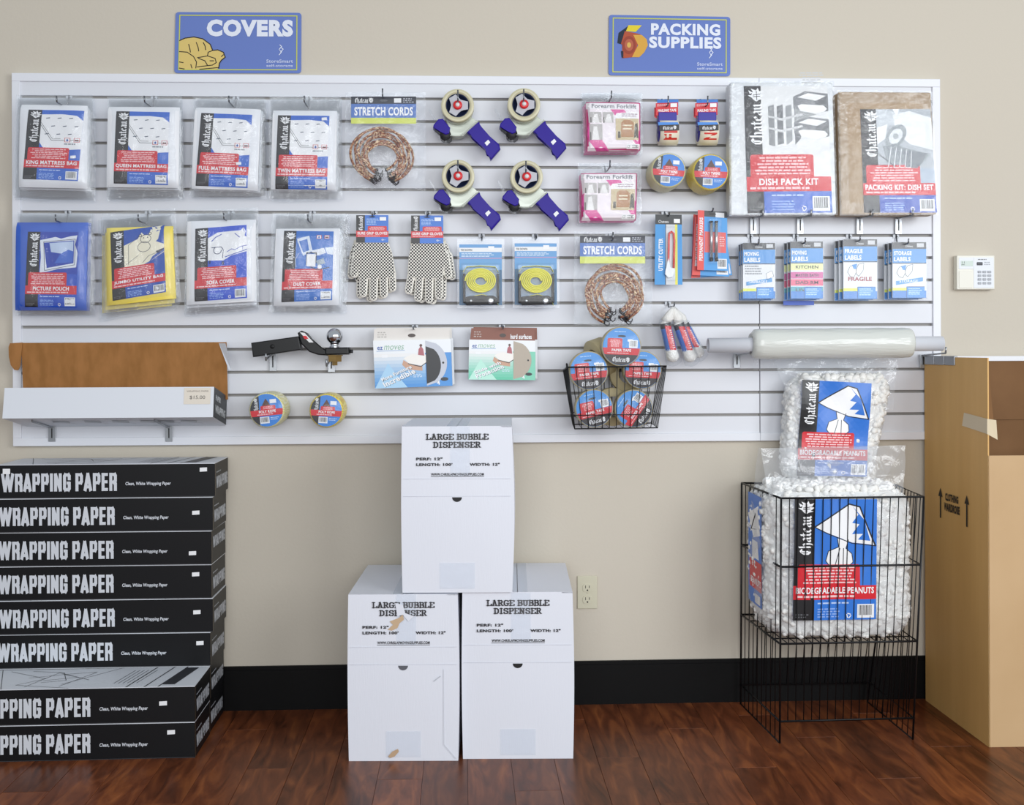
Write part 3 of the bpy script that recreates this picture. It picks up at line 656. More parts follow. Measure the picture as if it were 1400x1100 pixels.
# ---------------------------------------------------------------- tape dispensers
GUN = '#29148f'
def tape_gun(cx, cy, label, first=None, stk=(0, 0)):
    y = -.085; m = mpp(cx, cy, y)
    if first:
        r = copy_tree(first); r.location = P(cx, cy, y); r['label'] = label; return r
    c = P(cx, cy, y); r = thing('tape_dispenser', label, 'tape dispenser', c, 'tape dispensers on slatwall hooks')
    X = lambda px, py: (c.x+(px/4.516)*m, c.z-(py/4.516)*m)
    b = MB(); TM = M('#cdc8a8', .25, name='tape_roll_film')
    r0, r1 = 22.3*m, 16.2*m; yy = y-.028
    b.lathe((c.x, y+.026, c.z), (0, -1, 0), [(0, r1), (0, r0-.001), (.001, r0), (.053, r0), (.054, r0-.001), (.054, r1), (0, r1)], TM, 48); b.build('tape_roll', r)
    b = MB(); b.lathe((c.x, y+.024, c.z), (0, -1, 0), [(0, .001), (0, r1-.0005), (.052, r1-.0005), (.052, r1-.003), (.03, r1-.003), (.03, .001)], M('#1f2a4a', .5), 40); b.build('core', r)
    hub = []
    for k in range(3):
        a = pi/2+pi/6+k*2*pi/3
        for d, rr in ((-.36, .98), (.36, .98), (.75, .64), (1.047, .54), (1.34, .64)): hub.append((c.x+cos(a+d)*r1*rr*.95, c.z+sin(a+d)*r1*rr*.95))
    b = MB(); b.prism(hub, y-.030, y-.024, M('#b8bac2', .4), .001); b.build('hub_plate', r)
    b = MB(); b.lathe((c.x, y-.030, c.z), (0, -1, 0), [(0, 6.2*m), (.006, 6.2*m), (.009, 5*m), (.009, 2.6*m)], M('#d8232a', .35), 24); kn = b.build('knob', r)
    b = MB(); b.lathe((c.x, y-.038, c.z), (0, -1, 0), [(0, 2.8*m), (.004, 2.8*m), (.005, .0001)], M('#e8e6e6', .3), 12); b.build('nut', kn)
    o = lambda L_: [X(a-703, d-165) for a, d in L_]
    FM = M('#b9bfb4', .3, .25, name='frame_metal')
    b = MB(); b.prism(o([(625,225),(640,190),(700,165),(770,200),(815,235),(830,262),(790,300),(745,325),(735,345),(690,350),(660,362),(640,330),(655,290)]), y+.030, y+.027, FM, .0006); b.build('side_plate', r)
    b = MB(); pp = o([(655,350),(680,352),(715,352),(738,338),(760,318),(800,282),(830,262)]); b.tube([(a, y-.026, d) for a, d in pp], .0022, FM, 6); b.tube([(a, y+.02, d) for a, d in pp], .0022, FM, 6)
    b.prism(o([(655,300),(690,330),(730,330),(790,280),(825,250),(830,265),(790,298),(735,350),(690,354),(655,345)]), y-.02, y+.024, FM, .0006); b.build('frame', r)
    b = MB(); b.prism(o([(585,250),(612,247),(657,303),(650,338),(630,346),(598,328),(552,302),(556,284)]), y-.03, y+.02, M(GUN, .38, spec=.2), .003); b.build('brake', r)
    rc = X(628-703, 345-165)
    b = MB(); b.lathe((rc[0], y+.024, rc[1]), (0, -1, 0), [(0, .0005), (0, 7.5*m), (.05, 7.5*m), (.05, .0005)], M('#19191d', .6), 20); b.prism(o([(560,310),(600,335),(610,375),(650,382),(668,368),(660,350),(640,368),(615,362),(604,345),(575,320)]), y-.026, y+.02, M('#16161a', .5), .001); b.build('roller', r)
    b = MB(); hp = o([(750,318),(822,256),(837,262),(838,298),(958,398),(966,428),(906,497),(892,455),(872,430),(800,352),(770,338)]); b.prism(hp, y-.02, y+.014, M(GUN, .35, spec=.2), .006, seg=3); hd = b.build('handle', r)
    b = MB(); s = o([(868,392),(890,372),(903,388),(882,410)]); b.prism(s, y-.0208, y-.02, M(WHT, .6)); b.build('price_sticker', hd)
    b = MB(); s = o([(525,190),(532,186),(570,245),(560,250)]); b.prism(s, y-.02, y+.02, CRISP); b.build('clear_guard', r); b = MB(); b.prism(o([(585,350),(640,385),(632,392),(580,362)]), y-.02, y+.02, CRISP); b.build('blade_cover', r)
    return r
tg = tape_gun(625.7, 146.5, 'blue-handled tape dispenser, upper left of the four')
tape_gun(715.8, 145.4, 'blue-handled tape dispenser, upper right of the four', tg)
tape_gun(626.3, 242.4, 'blue-handled tape dispenser, lower left of the four, above the gloves', tg)
tape_gun(719.3, 243.3, 'blue-handled tape dispenser, lower right of the four, above the yellow straps', tg)
for a, d, e in ((626, 123, 'upper left'), (716, 122, 'upper right'), (626, 219, 'lower left'), (719, 220, 'lower right')): hook(a, d, -.15, 'carries the '+e+' tape dispenser', up=.034)

# ---------------------------------------------------------------- pink striped lifting strap packs
PINK = '#e0559f'
def pink_art(pr, seed=0):
    pr.clipc = [(0, 0), (1, 0), (1, 1), (0, 1)]
    pr.rect(0, 0, 1, 1, '#f3e9ee', 1)
    for k in (-.55, -.05, .45): pr.poly([(max(0, k+.0), .14 if k >= 0 else .14), (k+.25, .14), (k+.25+.55, 1), (k+.55, 1)] if k >= 0 else [(0, .14-k*.0+.35), (0, .75), (.18, 1), (.42, 1), (.05, .42)], PINK, 2)
    pr.rect(0, 0, 1, .14, '#f6f2f5', 3); pr.line([(0,0),(1,0),(1,1),(0,1)], .018, '#d9408c', 4, closed=True)
    pr.text('Forearm Forklift', (.1, .03, .93, .12), '#7d7f86', 5, bold=.02)
    pr.poly([(.56,.22),(.98,.18),(.98,.33),(.5,.33)], '#f4f2f4', 4); pr.greek(.66, .22, .95, .3, 2, '#a98c9a', 6)
    pr.rect(.54, .33, .97, .78, '#cdbb93', 5); pr.poly([(.64,.42),(.7,.36),(.82,.36),(.88,.42),(.88,.72),(.64,.72)], '#b07a45', 6); pr.rect(.68, .46, .84, .49, '#e7dcc0', 7); pr.rect(.68, .53, .84, .56, '#e7dcc0', 7); pr.poly([(.9,.45),(.95,.42),(.97,.75),(.88,.75)], '#4b4636', 6); pr.rect(.58, .6, .63, .74, '#5a5145', 6)
    for (u, v, w_, h) in ((.06, .2, .22, .22), (.3, .2, .2, .22), (.05, .45, .24, .33)): pr.rect(u, v, u+w_, v+h, '#b9b4b2', 5); pr.poly([(u+.04,v+h),(u+.08,v+.05),(u+.14,v+.04),(u+.18,v+h)], '#e9e6e4', 6); pr.rect(u+.01, v+h*.5, u+.03, v+h, '#5a5550', 6)
    pr.rect(.74, .87, .99, .97, '#f4f4f4', 6); pr.text('CE', (.76, .89, .81, .95), '#44464b', 7); pr.barcode(.83, .88, .98, .97, 6)
def pink_pack(front, bagb, hk, label, which, n):
    for i in range(n+1):
        y = -.1+.024*i; t = .016; q = [(a-2.2*i, d+2.6*i) for a, d in front]; cq = pq(q, y); sf = surf_of(cq, y, t, wr=.0003, p=20)
        r = thing('strap_pack', label if i == 0 else ('next' if i == 1 else 'rearmost')+' pink striped pack behind the '+which+' lifting strap pack', 'strap pack', P((q[3][0]+q[2][0])/2, q[2][1], y), 'pink lifting strap packs')
        pad(cq, y, t, M('#b02a66', .5), 'carton', r, sf, 12)
        pr = Print(pq(q, y-t), sf); (pink_art(pr) if i == 0 else pr.rect(0, 0, 1, 1, PINK, 1)); pr.build('printed_front', r)
        bq = [(bagb[0]-1.5*i, bagb[1]), (bagb[2]-1.5*i, bagb[1]), (bagb[2]-1.5*i, bagb[3]+2.6*i), (bagb[0]-1.5*i, bagb[3]+2.6*i)]
        film(pq(bq, y+.002), y+.002, sf, CLEAR, r, name='blister_bag', seed=i+40, amp=.002, n=18)
    hook(hk[0], hk[1], -.155, 'holds the '+which+' pink packs', up=.022)
pink_pack([(801.4,139.6),(875,141.1),(875.4,205.4),(803,206)], (797, 127, 879, 210), (836, 124), 'pink and white striped lifting strap pack at the top row', 'upper', 2)
pink_pack([(794.3,236.9),(870.7,236.9),(869,301.4),(795,301.4)], (791, 223, 877, 305), (834, 219), 'pink and white striped lifting strap pack above the lower stretch cords', 'lower', 1)

# ---------------------------------------------------------------- mailing tape dispensers with header cards
def mail_tape(x0, let, label, which, dx):
    y = -.1; t = thing('mailing_tape', label, 'mailing tape', P(x0+15, 198, y), 'mailing tapes on slatwall hooks')
    X = lambda px, py, yy=y: P(x0+px, py, yy)
    def card(px, col, yy, nm, fn=None, par=t):
        q = pq([(x0+a, d) for a, d in px], yy); b = MB()
        b.add([v for v in q]+[v+Vector((0, .0008, 0)) for v in q], [(0,3,2,1),(4,5,6,7),(0,1,5,4),(1,2,6,5),(2,3,7,6),(3,0,4,7)], M(col, .4)); o = b.build(nm, par)
        if fn: pr = Print(q); fn(pr); pr.build('card_print', o)
    card([(2,136),(31,136),(31,146),(2,146)], '#2c78cf', y-.003, 'hang_tab')
    def f(pr):
        pr.rect(0, 0, 1, 1, RED, 1); pr.greek(.06, .08, .6, .3, 2, '#f0c4c8', 3); pr.rect(.66, .06, .95, .36, WHT, 3); pr.text('MAILING TAPE', (.1, .5, .92, .72), WHT, 3, bold=.03); pr.greek(.2, .78, .85, .92, 1, '#f0c4c8', 3)
    card([(0,141),(30.5,140),(30.5,157),(0,158)], RED, y-.008, 'header_card', f)
    card([(-2,147),(2,147),(2,162),(-2,160)], '#c32634', y, 'rear_card')
    a = X(3, 154, y); c = X(28, 171, y); b = MB(); b.cbox((a.x, y-.012, c.z), (c.x, y+.03, a.z), .002, M('#2a2296', .3)); b.build('cutter_grip', t)
    ctr = X(4, 181, y+.012); m = mpp(x0, 180, y); w_ = 25*m; rr = 17.5*m
    b = MB(); b.lathe((ctr.x, y+.012, ctr.z), (1, 0, 0), [(0, rr*.72), (0, rr), (w_, rr), (w_, rr*.72), (0, rr*.72)], M('#efe7d3', .35), 40); ro = b.build('tape_roll', t)
    b = MB(); b.lathe((ctr.x-.002, y+.012, ctr.z), (1, 0, 0), [(0, rr*.1), (0, rr*.72), (w_, rr*.72), (w_, .001)], M('#28208e', .4), 30); b.build('core', t)
    # lettering wrapped on the roll
    pr = Print([Vector((ctr.x, 0, -1)), Vector((ctr.x+w_, 0, -1)), Vector((ctr.x+w_, 0, 1)), Vector((ctr.x, 0, 1))]); pr.text(let, (.18, .1, .9, .9), '#cf2a22', 1, bold=.03, rot=90)
    mb = MB(); mat = M('#cf2a22', .4)
    for tri, col, L in pr.items:
        vs = []
        for u, v in tri:
            a_ = R(-35)+R(88)*v; vs.append((ctr.x+w_*u, y+.012-(rr+.0004)*cos(a_), ctr.z-(rr+.0004)*sin(a_)))
        mb.add(vs, [(0, 1, 2)], mat)
    mb.build('lettering', ro)
    def g(pr): pr.rect(0, 0, 1, 1, BLK, 1); pr.chateau((.18, .25, .68, .8), rot=0, L=3); pr.helm(.7, .15, .86, .85, L=3)
    card([(5,171),(32,170),(32,178),(5,179)], BLK, y-.034, 'brand_band', g)
    card([(3,167),(30,167),(32,170.5),(4,171.5)], '#3a86da', y-.033, 'band_edge')
    hook(x0+dx, 131, -.14, 'holds the '+which+' mailing tape', up=.028)
mail_tape(896.5, 'FR', 'blue and red mailing tape dispenser, left of the pair, above the pale twine', 'left', 17)
mail_tape(950.5, 'NG', 'blue and red mailing tape dispenser, right of the pair, above the yellow twine', 'right', 17)

# ---------------------------------------------------------------- twine / rope rolls
def yarn(c1, c2, tag_):
    m = bpy.data.materials.new('twine_'+tag_); m.use_nodes = True; n = m.node_tree.nodes; l = m.node_tree.links; bs = n['Principled BSDF']
    tc = n.new('ShaderNodeTexCoord'); mp = n.new('ShaderNodeMapping'); mp.inputs['Rotation'].default_value = (.6, .4, .5); l.new(tc.outputs['Object'], mp.inputs[0])
    wv = n.new('ShaderNodeTexWave'); wv.inputs['Scale'].default_value = 75; wv.inputs['Distortion'].default_value = 4; l.new(mp.outputs[0], wv.inputs[0])
    r = n.new('ShaderNodeValToRGB'); r.color_ramp.elements[0].color = lin(c1); r.color_ramp.elements[1].color = lin(c2); l.new(wv.outputs[0], r.inputs[0]); l.new(r.outputs[0], bs.inputs['Base Color'])
    bp = n.new('ShaderNodeBump'); bp.inputs['Strength'].default_value = .7; bp.inputs['Distance'].default_value = .002; l.new(wv.outputs[0], bp.inputs['Height']); l.new(bp.outputs[0], bs.inputs['Normal'])
    bs.inputs['Roughness'].default_value = .3; return m
YT = yarn('#efc31a', '#fff27a', 'yellow'); YP = yarn('#e6da80', '#fbf7d2', 'pale')
def circ_clip(n=36): return [(.5+.5*cos(2*pi*k/n), .5+.5*sin(2*pi*k/n)) for k in range(n)]
def roll_label(q, surf, title, parent, rot=0, tape=False):
    pr = Print(q, None, rough=.3); pr.clipc = circ_clip()
    if not tape:
        pr.rect(0, 0, 1, 1, '#3584d8', 1); pr.poly([(0,0),(.3,0),(.26,1),(0,1)], '#26272d', 2); pr.chateau((.12, .22, .24, .5), L=3); pr.helm(.12, .1, .24, .22, L=3)
        pr.poly([(.4,.3),(.5,.14),(.6,.3),(.64,.38),(.36,.38)], '#59372b', 3); pr.rrect(.32, .36, .78, .55, .03, RED, 3); pr.rect(0, .48, 1, .67, RED, 3); pr.greek(.36, .38, .74, .47, 3, '#f1bcc0', 5, True)
        pr.text(title, (.26, .5, .78, .585), WHT, 5, bold=.03); pr.greek(.2, .6, .86, .66, 1, '#f1bcc0', 5); pr.rect(.62, .18, .82, .3, WHT, 4); pr.barcode(.27, .7, .56, .9, 4); pr.greek(.6, .72, .85, .82, 2, '#bfd6f3', 4)
    else:
        pr.rect(0, 0, 1, 1, '#3f92dc', 1); pr.greek(.3, .08, .7, .13, 1, '#a9cdf0', 2); pr.circ(.5, .22, .11, '#1b2430', 3, ry=.028)
        pr.rrect(.12, .28, .52, .62, .04, RED, 3); pr.greek(.18, .32, .47, .52, 5, '#f3c0c3', 4, True); pr.rect(0, .54, 1, .72, RED, 3); pr.text('PAPER TAPE', (.24, .565, .76, .635), WHT, 5, bold=.03)
        pr.greek(.12, .66, .88, .7, 1, '#f3c0c3', 5); pr.rect(0, .72, 1, 1, '#2a2426', 3); pr.chateau((.27, .79, .62, .91), rot=0, L=5); pr.helm(.63, .78, .73, .93, L=5); pr.barcode(.7, .32, .93, .53, 4); pr.rect(.66, .3, .8, .36, WHT, 4)
    pr.build('printed_label', parent)
def twine_roll(cx, cy, r, ylen, mat, label, which, rot=0, two=False):
    yf = -.165; m = mpp(cx, cy, yf); c = P(cx, cy, yf); R0 = r*m
    t = thing('twine_roll', label, 'twine', (c.x, -.1, c.z-R0), 'twine and rope rolls')
    prof = [(0, .001), (0, R0*.9), (.004, R0*.97), (.012, R0)]; k = 0
    n = 10
    for i in range(n): d = .012+(ylen-.024)*(i+.5)/n; prof += [(d-.002, R0*(1.0 if i % 2 else .985)), (d+.002, R0*(1.01 if i % 2 else .99))]
    prof += [(ylen-.012, R0), (ylen-.003, R0*.95), (ylen, R0*.8), (ylen, .001)]
    b = MB(); b.lathe(c, (0, 1, 0), prof, mat, 40); b.build('twine', t)
    q = pq(rq(cx, cy, 1.82*r, 1.82*r, rot), yf-.001); roll_label(q, None, 'POLY TWINE' if cy < 400 else 'POLY ROPE', t)
    b = MB(); b.lathe(c, (0, 1, 0), [(-.004, .001), (-.004, R0*.93), (.004, R0*1.03), (ylen*.5, R0*1.05), (ylen, R0*1.0)], CRISP, 40); b.build('shrink_film', t)
twine_roll(914.2, 232.7, 24, .12, YP, 'pale yellow poly twine roll below the left mailing tape', 'l', 4)
twine_roll(971.8, 235, 25, .12, YT, 'bright yellow poly twine roll below the right mailing tape', 'r', 2)
twine_roll(364.5, 560.5, 24.5, .13, YP, 'pale yellow rope roll on bottom row, nearer the open white box', 'l', -6)
twine_roll(446, 561.3, 23.5, .13, YT, 'bright yellow rope roll on bottom row, nearer the stacked white cartons', 'r', 3)

# ---------------------------------------------------------------- dish kits
def kit(name, quad, lab, label, title, art, bm, y, blue, **k):
    q = pq(quad, y); t = thing(name, label, 'dish kit', (q[3].lerp(q[2], .5)), 'flat dish kits on brackets')
    back = [v+Vector((0, .07, 0)) for v in q]
    bmx = bmesh.new(); A = [bmx.verts.new(v) for v in q]; B = [bmx.verts.new(v) for v in back]
    bmx.faces.new(A[::-1]); bmx.faces.new(B)
    for i in range(4): j = (i+1) % 4; bmx.faces.new((A[i], A[j], B[j], B[i]))
    bmesh.ops.recalc_face_normals(bmx, faces=bmx.faces[:]); bmesh.ops.bevel(bmx, geom=bmx.edges[:], offset=.006, segments=3, profile=.5, affect='EDGES')
    b = MB(); b.from_bm(bmx, bm); b.build('carton', t)
    pr = Print(pq(lab, y-.0006), eps=.0002); chateau_label(pr, title, art, stripcol='#2c2a2e', blue=blue, **k); pr.build('printed_label', t)
    x0, x1, z0, z1 = bounds(q)
    e = pq([(quad[0][0]-2, quad[0][1]-2), (quad[1][0]+1.5, quad[1][1]-2), (quad[2][0]+1.5, quad[2][1]+1), (quad[3][0]-2, quad[3][1]+1)], y-.001)
    film(e, y-.0018, lambda x, z: y-.0022, clear('shrink_film', .02, .03, rough=.1), t, name='shrink_wrap', seed=len(title), amp=.0022, gap=.0018, n=34, wavy=.0)
kit('dish_pack_kit', [(998.6,112),(1138.5,112.5),(1144,293),(999,294)], [(1016.8,117.6),(1131,117),(1138,290.5),(1022,291.4)], 'white flat DISH PACK KIT standing on brackets at the right end', 'DISH PACK KIT', art_boxes, M('#dfe1e2', .5, bump=(60, .03)), -.14, '#2f62c4', picfrac=.54, sw=.2, seed=11, bg='#e4e5e5')
kit('dish_set_kit', [(1146.4,125),(1272.9,126),(1281,293),(1150,293.5)], [(1176,149.3),(1272,149),(1281,290.5),(1181.3,290.7)], 'brown cardboard PACKING KIT: DISH SET in shrink wrap beside the keypad', 'PACKING KIT: DISH SET', art_dishes, M('#b39a7b', .55, vary=('#a98f70', 12), name='kraft_board'), -.14, '#2b4fb4', picfrac=.57, sw=.22, seed=12, bg='#aab7c6')
for px, wht in ((1030, 'under the left side of the dish pack kit'), (1094, 'under the right side of the dish pack kit'), (1175.5, 'under the left side of the brown dish set kit'), (1228.5, 'under the right side of the brown dish set kit')):
    bracket(px, 297, 320, .15, wht, tipz=P(px, 293.5, -.15).z-.003)

# ---------------------------------------------------------------- label packs
def label_pack(x0, y0, x1, y1, title, kind, label, nb, dxb, hkx):
    for i in range(nb+1):
        y = -.1+.02*i; ox = -dxb*i; oy = 1.2*i
        q = pq([(x0+ox, y0+oy), (x1+ox, y0+oy), (x1+ox, y1+oy), (x0+ox, y1+oy)], y)
        t = thing('label_pack', label if i == 0 else (('next ' if i == 1 else 'rearmost ')+'pack hanging behind the front '+label.split(' in ')[0]), 'label pack', q[3].lerp(q[2], .5), 'moving label packs')
        b = MB(); b.box((q[0].x, y-.001, q[3].z), (q[1].x, y+.007, q[0].z), M('#d5d9de', .5)); b.build('label_stack', t)
        pr = Print([v+Vector((0, -.0012, 0)) for v in q]); pr.rect(0, 0, 1, 1, '#e3e5e8', 1)
        pr.rect(0, 0, 1, .12, '#33343a', 2); pr.rect(0, .12, 1, .37, '#4793d6', 2); pr.rect(0, .37, 1, .385, '#22252c', 3)
        a, c = title; pr.text(a, (.04, .16, .04+.075*len(a), .235), WHT, 4, bold=.04); pr.text(c, (.04, .265, .04+.082*len(c), .345), WHT, 4, bold=.04)
        pr.text('Chateau', (.38, .05, .6, .09), WHT, 4); pr.rect(.72, .02, .93, .09, '#c9cbce', 4)
        if kind == 'kitchen':
            for v, cc, w_ in ((.39, '#e6eda6', 'KITCHEN'), (.535, '#cf5b9b', 'MASTER BATH'), (.66, '#e0597e', 'DAD RM'), (.79, '#49a2b5', 'LIVING')):
                pr.rect(0, v, 1, v+.115, cc, 2); pr.text(w_, (.15, v+.03, .85, v+.085), '#3a2f3d', 4, bold=.02)
        else:
            if kind == 'list': pr.greek(.06, .4, .6, .58, 4, '#8d9196', 4)
            if kind != 'list':
                for p in ([(.12,.55),(.2,.45),(.35,.44),(.38,.55),(.3,.64),(.2,.62)], [(.38,.5),(.45,.42),(.6,.4),(.58,.52),(.45,.62),(.38,.58)]): pr.poly(p, '#f4f5f6', 4); pr.line(p, .012, '#3c4654', 5, closed=True)
                pr.poly([(.25,.43),(.4,.41),(.38,.5),(.3,.5)], '#4793d6', 5)
            else: pr.poly([(.72,.55),(.9,.5),(.95,.6),(.75,.66)], '#f4f5f6', 4); pr.line([(.72,.55),(.9,.5),(.95,.6),(.75,.66)], .01, '#5a6470', 5, closed=True)
            if kind == 'fragile': pr.text('FRAGILE', (.14, .63, .84, .7), '#a12a3c', 5, bold=.03)
            else: pr.poly([(.1,.7),(.9,.63),(.9,.7),(.1,.77)], '#4b97d2', 4); pr.text({'list': 'UNFRAGILE', 'storage': 'STORAGE'}.get(kind, ''), (.2, .675, .75, .725), WHT, 5, bold=.02)
            pr.rect(0, .82, .45, .87, '#e0e85a', 3)
        pr.rect(0, .87, 1, 1, '#3d83cf', 3); pr.rect(.42, .8, .95, .99, '#3d8fdc', 4); pr.line([(.42,1),(.42,.8),(.95,.8)], .015, '#1f4a86', 5); pr.greek(.47, .82, .9, .95, 4, '#bfe0f2', 5)
        pr.build('printed_card', t)
        b = MB(); g = .0022; b.cbox((q[0].x-g*2, y-.006, q[3].z-g), (q[1].x+g*2, y+.0085, q[0].z+g*1.5), .002, CRISP); b.build('clear_sleeve', t)
        if kind == 'kitchen' and i == nb: b = MB(); c0 = P(1071, 411, y); c1 = P(1113, 417, y); b.box((c0.x, y, c1.z), (c1.x, y+.003, c0.z), M('#2e55b8', .4)); b.build('sleeve_tail', t)
    hook(hkx, y0-5, -.13, 'holds the '+label.split(' in ')[0], up=.016)
label_pack(1015.7, 332, 1059.6, 408, ('MOVING', 'LABELS'), 'list', 'MOVING LABELS pack with grey list in clear sleeve, leftmost of four', 2, 2.8, 1037)
label_pack(1081, 330, 1125, 408, ('MOVING', 'LABELS'), 'kitchen', 'KITCHEN coloured MOVING LABELS pack in clear sleeve', 2, 4.5, 1101)
label_pack(1152.9, 327, 1199, 408.5, ('FRAGILE', 'LABELS'), 'fragile', 'FRAGILE LABELS pack in clear sleeve', 2, 6, 1176)
label_pack(1220, 331, 1266, 407, ('STORAGE', 'LABELS'), 'storage', 'STORAGE LABELS pack in clear sleeve, rightmost of four', 2, 5.5, 1242)

# ---------------------------------------------------------------- gloves
def glove_mat():
    m = bpy.data.materials.new('dotted_knit'); m.use_nodes = True; n = m.node_tree.nodes; l = m.node_tree.links; bs = n['Principled BSDF']
    tc = n.new('ShaderNodeTexCoord'); sp = n.new('ShaderNodeSeparateXYZ'); mp = n.new('ShaderNodeMapping'); mp.inputs['Rotation'].default_value = (0, R(45), 0); l.new(tc.outputs['Object'], mp.inputs[0]); l.new(mp.outputs[0], sp.inputs[0])
    def mth(op, a, b_=None, v=None):
        x = n.new('ShaderNodeMath'); x.operation = op; l.new(a, x.inputs[0])
        if b_ is not None: l.new(b_, x.inputs[1])
        if v is not None: x.inputs[1].default_value = v
        return x.outputs[0]
    k = 2*pi/.0074
    sx = mth('SINE', mth('MULTIPLY', sp.outputs[0], v=k)); sz = mth('SINE', mth('MULTIPLY', sp.outputs[2], v=k)); d = mth('GREATER_THAN', mth('ADD', sx, sz), v=-.02)
    ge = n.new('ShaderNodeNewGeometry'); s2 = n.new('ShaderNodeSeparateXYZ'); l.new(ge.outputs['Normal'], s2.inputs[0]); fr = mth('LESS_THAN', s2.outputs[1], v=-.88)
    f = mth('MULTIPLY', d, fr); mx = n.new('ShaderNodeMix'); mx.data_type = 'RGBA'; mx.inputs[6].default_value = lin('#f6f3ea'); mx.inputs[7].default_value = lin('#25252a'); l.new(f, mx.inputs[0]); l.new(mx.outputs[2], bs.inputs['Base Color']); bs.inputs['Roughness'].default_value = .85
    return m
GLV = glove_mat()
def gloves(card, palm, fingers, thumb, label, which, hk, mirror):
    y = -.075; x0, y0, x1, y1 = card
    t = thing('work_gloves', label, 'gloves', P((x0+x1)/2, 412, y), 'pairs of dotted work gloves')
    for layer in (1, 0):
        mb = MB(); m = mpp(x0, 350, y); yy = y+.02*layer; ox = (-4 if not mirror else 5)*layer; oy = 1.5*layer
        def cap(p, q, ra, rb):
            a = P(p[0]+ox, p[1]+oy, yy); c = P(q[0]+ox, q[1]+oy, yy); d = (c-a).normalized(); ra *= m; rb *= m
            pts = [a-d*ra*.98, a-d*ra*.85, a-d*ra*.5, a]+[a.lerp(c, k/4) for k in (1, 2, 3)]+[c, c+d*rb*.5, c+d*rb*.85, c+d*rb*.98]
            mb.tube(pts, [ra*.15, ra*.52, ra*.86, ra, ra*.75+rb*.25, (ra+rb)/2, ra*.25+rb*.75, rb, rb*.86, rb*.52, rb*.15], GLV, 14)
        for p, q, ra, rb in fingers: cap(p, q, ra, rb)
        cap(*thumb)
        for v in mb.v: v.y = yy+(v.y-yy)*.62
        mb.prism([(P(a_+ox, d_+oy, yy).x, P(a_+ox, d_+oy, yy).z) for a_, d_ in palm], yy-.0095, yy+.0095, GLV, .005, seg=3)
        remesh(mb, .0014, 'glove', t, GLV, 2)
        b = MB(); a = P(x0+ox*.6-1, 328, yy); c = P(x1+ox*.6+1, 336, yy); b.cbox((a.x, yy-.009, c.z), (c.x, yy+.009, a.z), .004, M('#e4e0d4', .9)); b.build('cuff', t)
    q = pq([(x0, y0), (x1, y0), (x1, y1), (x0, y1)], y-.014); b = MB(); b.box((q[0].x, y-.0135, q[3].z), (q[1].x, y-.0128, q[0].z), M('#e3e5e8', .5)); cd = b.build('header_card', t)
    pr = Print(q); pr.rect(0, 0, 1, 1, '#2f72cf', 1); pr.rect(0, 0, .27, 1, BLK, 2); pr.chateau((.08, .14, .2, .55), L=3); pr.helm(.07, .03, .22, .14, L=3); pr.greek(.32, .12, .72, .36, 5, '#a9c8f0', 3); pr.rect(.73, .07, .93, .2, WHT, 4)
    pr.rrect(.36, .4, .95, .6, .03, RED, 3); pr.greek(.4, .42, .9, .56, 3, '#f2c2c5', 4, True); pr.rect(0, .57, 1, .8, RED, 3); pr.text('SURE GRIP GLOVES', (.04, .61, .97, .71), WHT, 5, bold=.03); pr.greek(.05, .74, .95, .79, 1, '#f2c2c5', 4)
    pr.recycle(.82, .9, .03); pr.greek(.86, .88, .95, .93, 1, '#a9c8f0', 3); pr.circ(.5, .06, .1, '#1f2b3b', 4, ry=.025); pr.build('card_print', cd)
    hook(hk[0], hk[1], -.11, 'holds the '+which+' pair of gloves', up=.012)
gloves((487, 294, 531, 331.5), [(487,331),(531,331),(536,345),(541,372),(540,380),(490,382),(491,362),(486,350),(482,345)],
       [((497.5,376),(496.5,401),6.3,5.8),((511,376),(510.5,406),6.4,5.9),((524.5,376),(525,402),6.2,5.8),((536.5,372),(537,394),5.0,5.0)], ((488,346),(484.5,374),6.4,6), 'white knit gloves with black grip dots, left pair on header card', 'left', (509, 290), False)
gloves((562, 294.5, 606, 332.5), [(563,331),(607,331),(611,345),(609,352),(606,362),(606,382),(561,380),(557,372),(559,350)],
       [((562.5,374),(558.5,397),5.4,5.5),((574,376),(571.5,407),6.0,5.8),((587,376),(586.5,409),6.2,5.8),((600,376),(600,404),6,5.7)], ((608,348),(613,376),6.2,5.9), 'white knit gloves with black grip dots, right pair on header card', 'right', (584, 290), True)

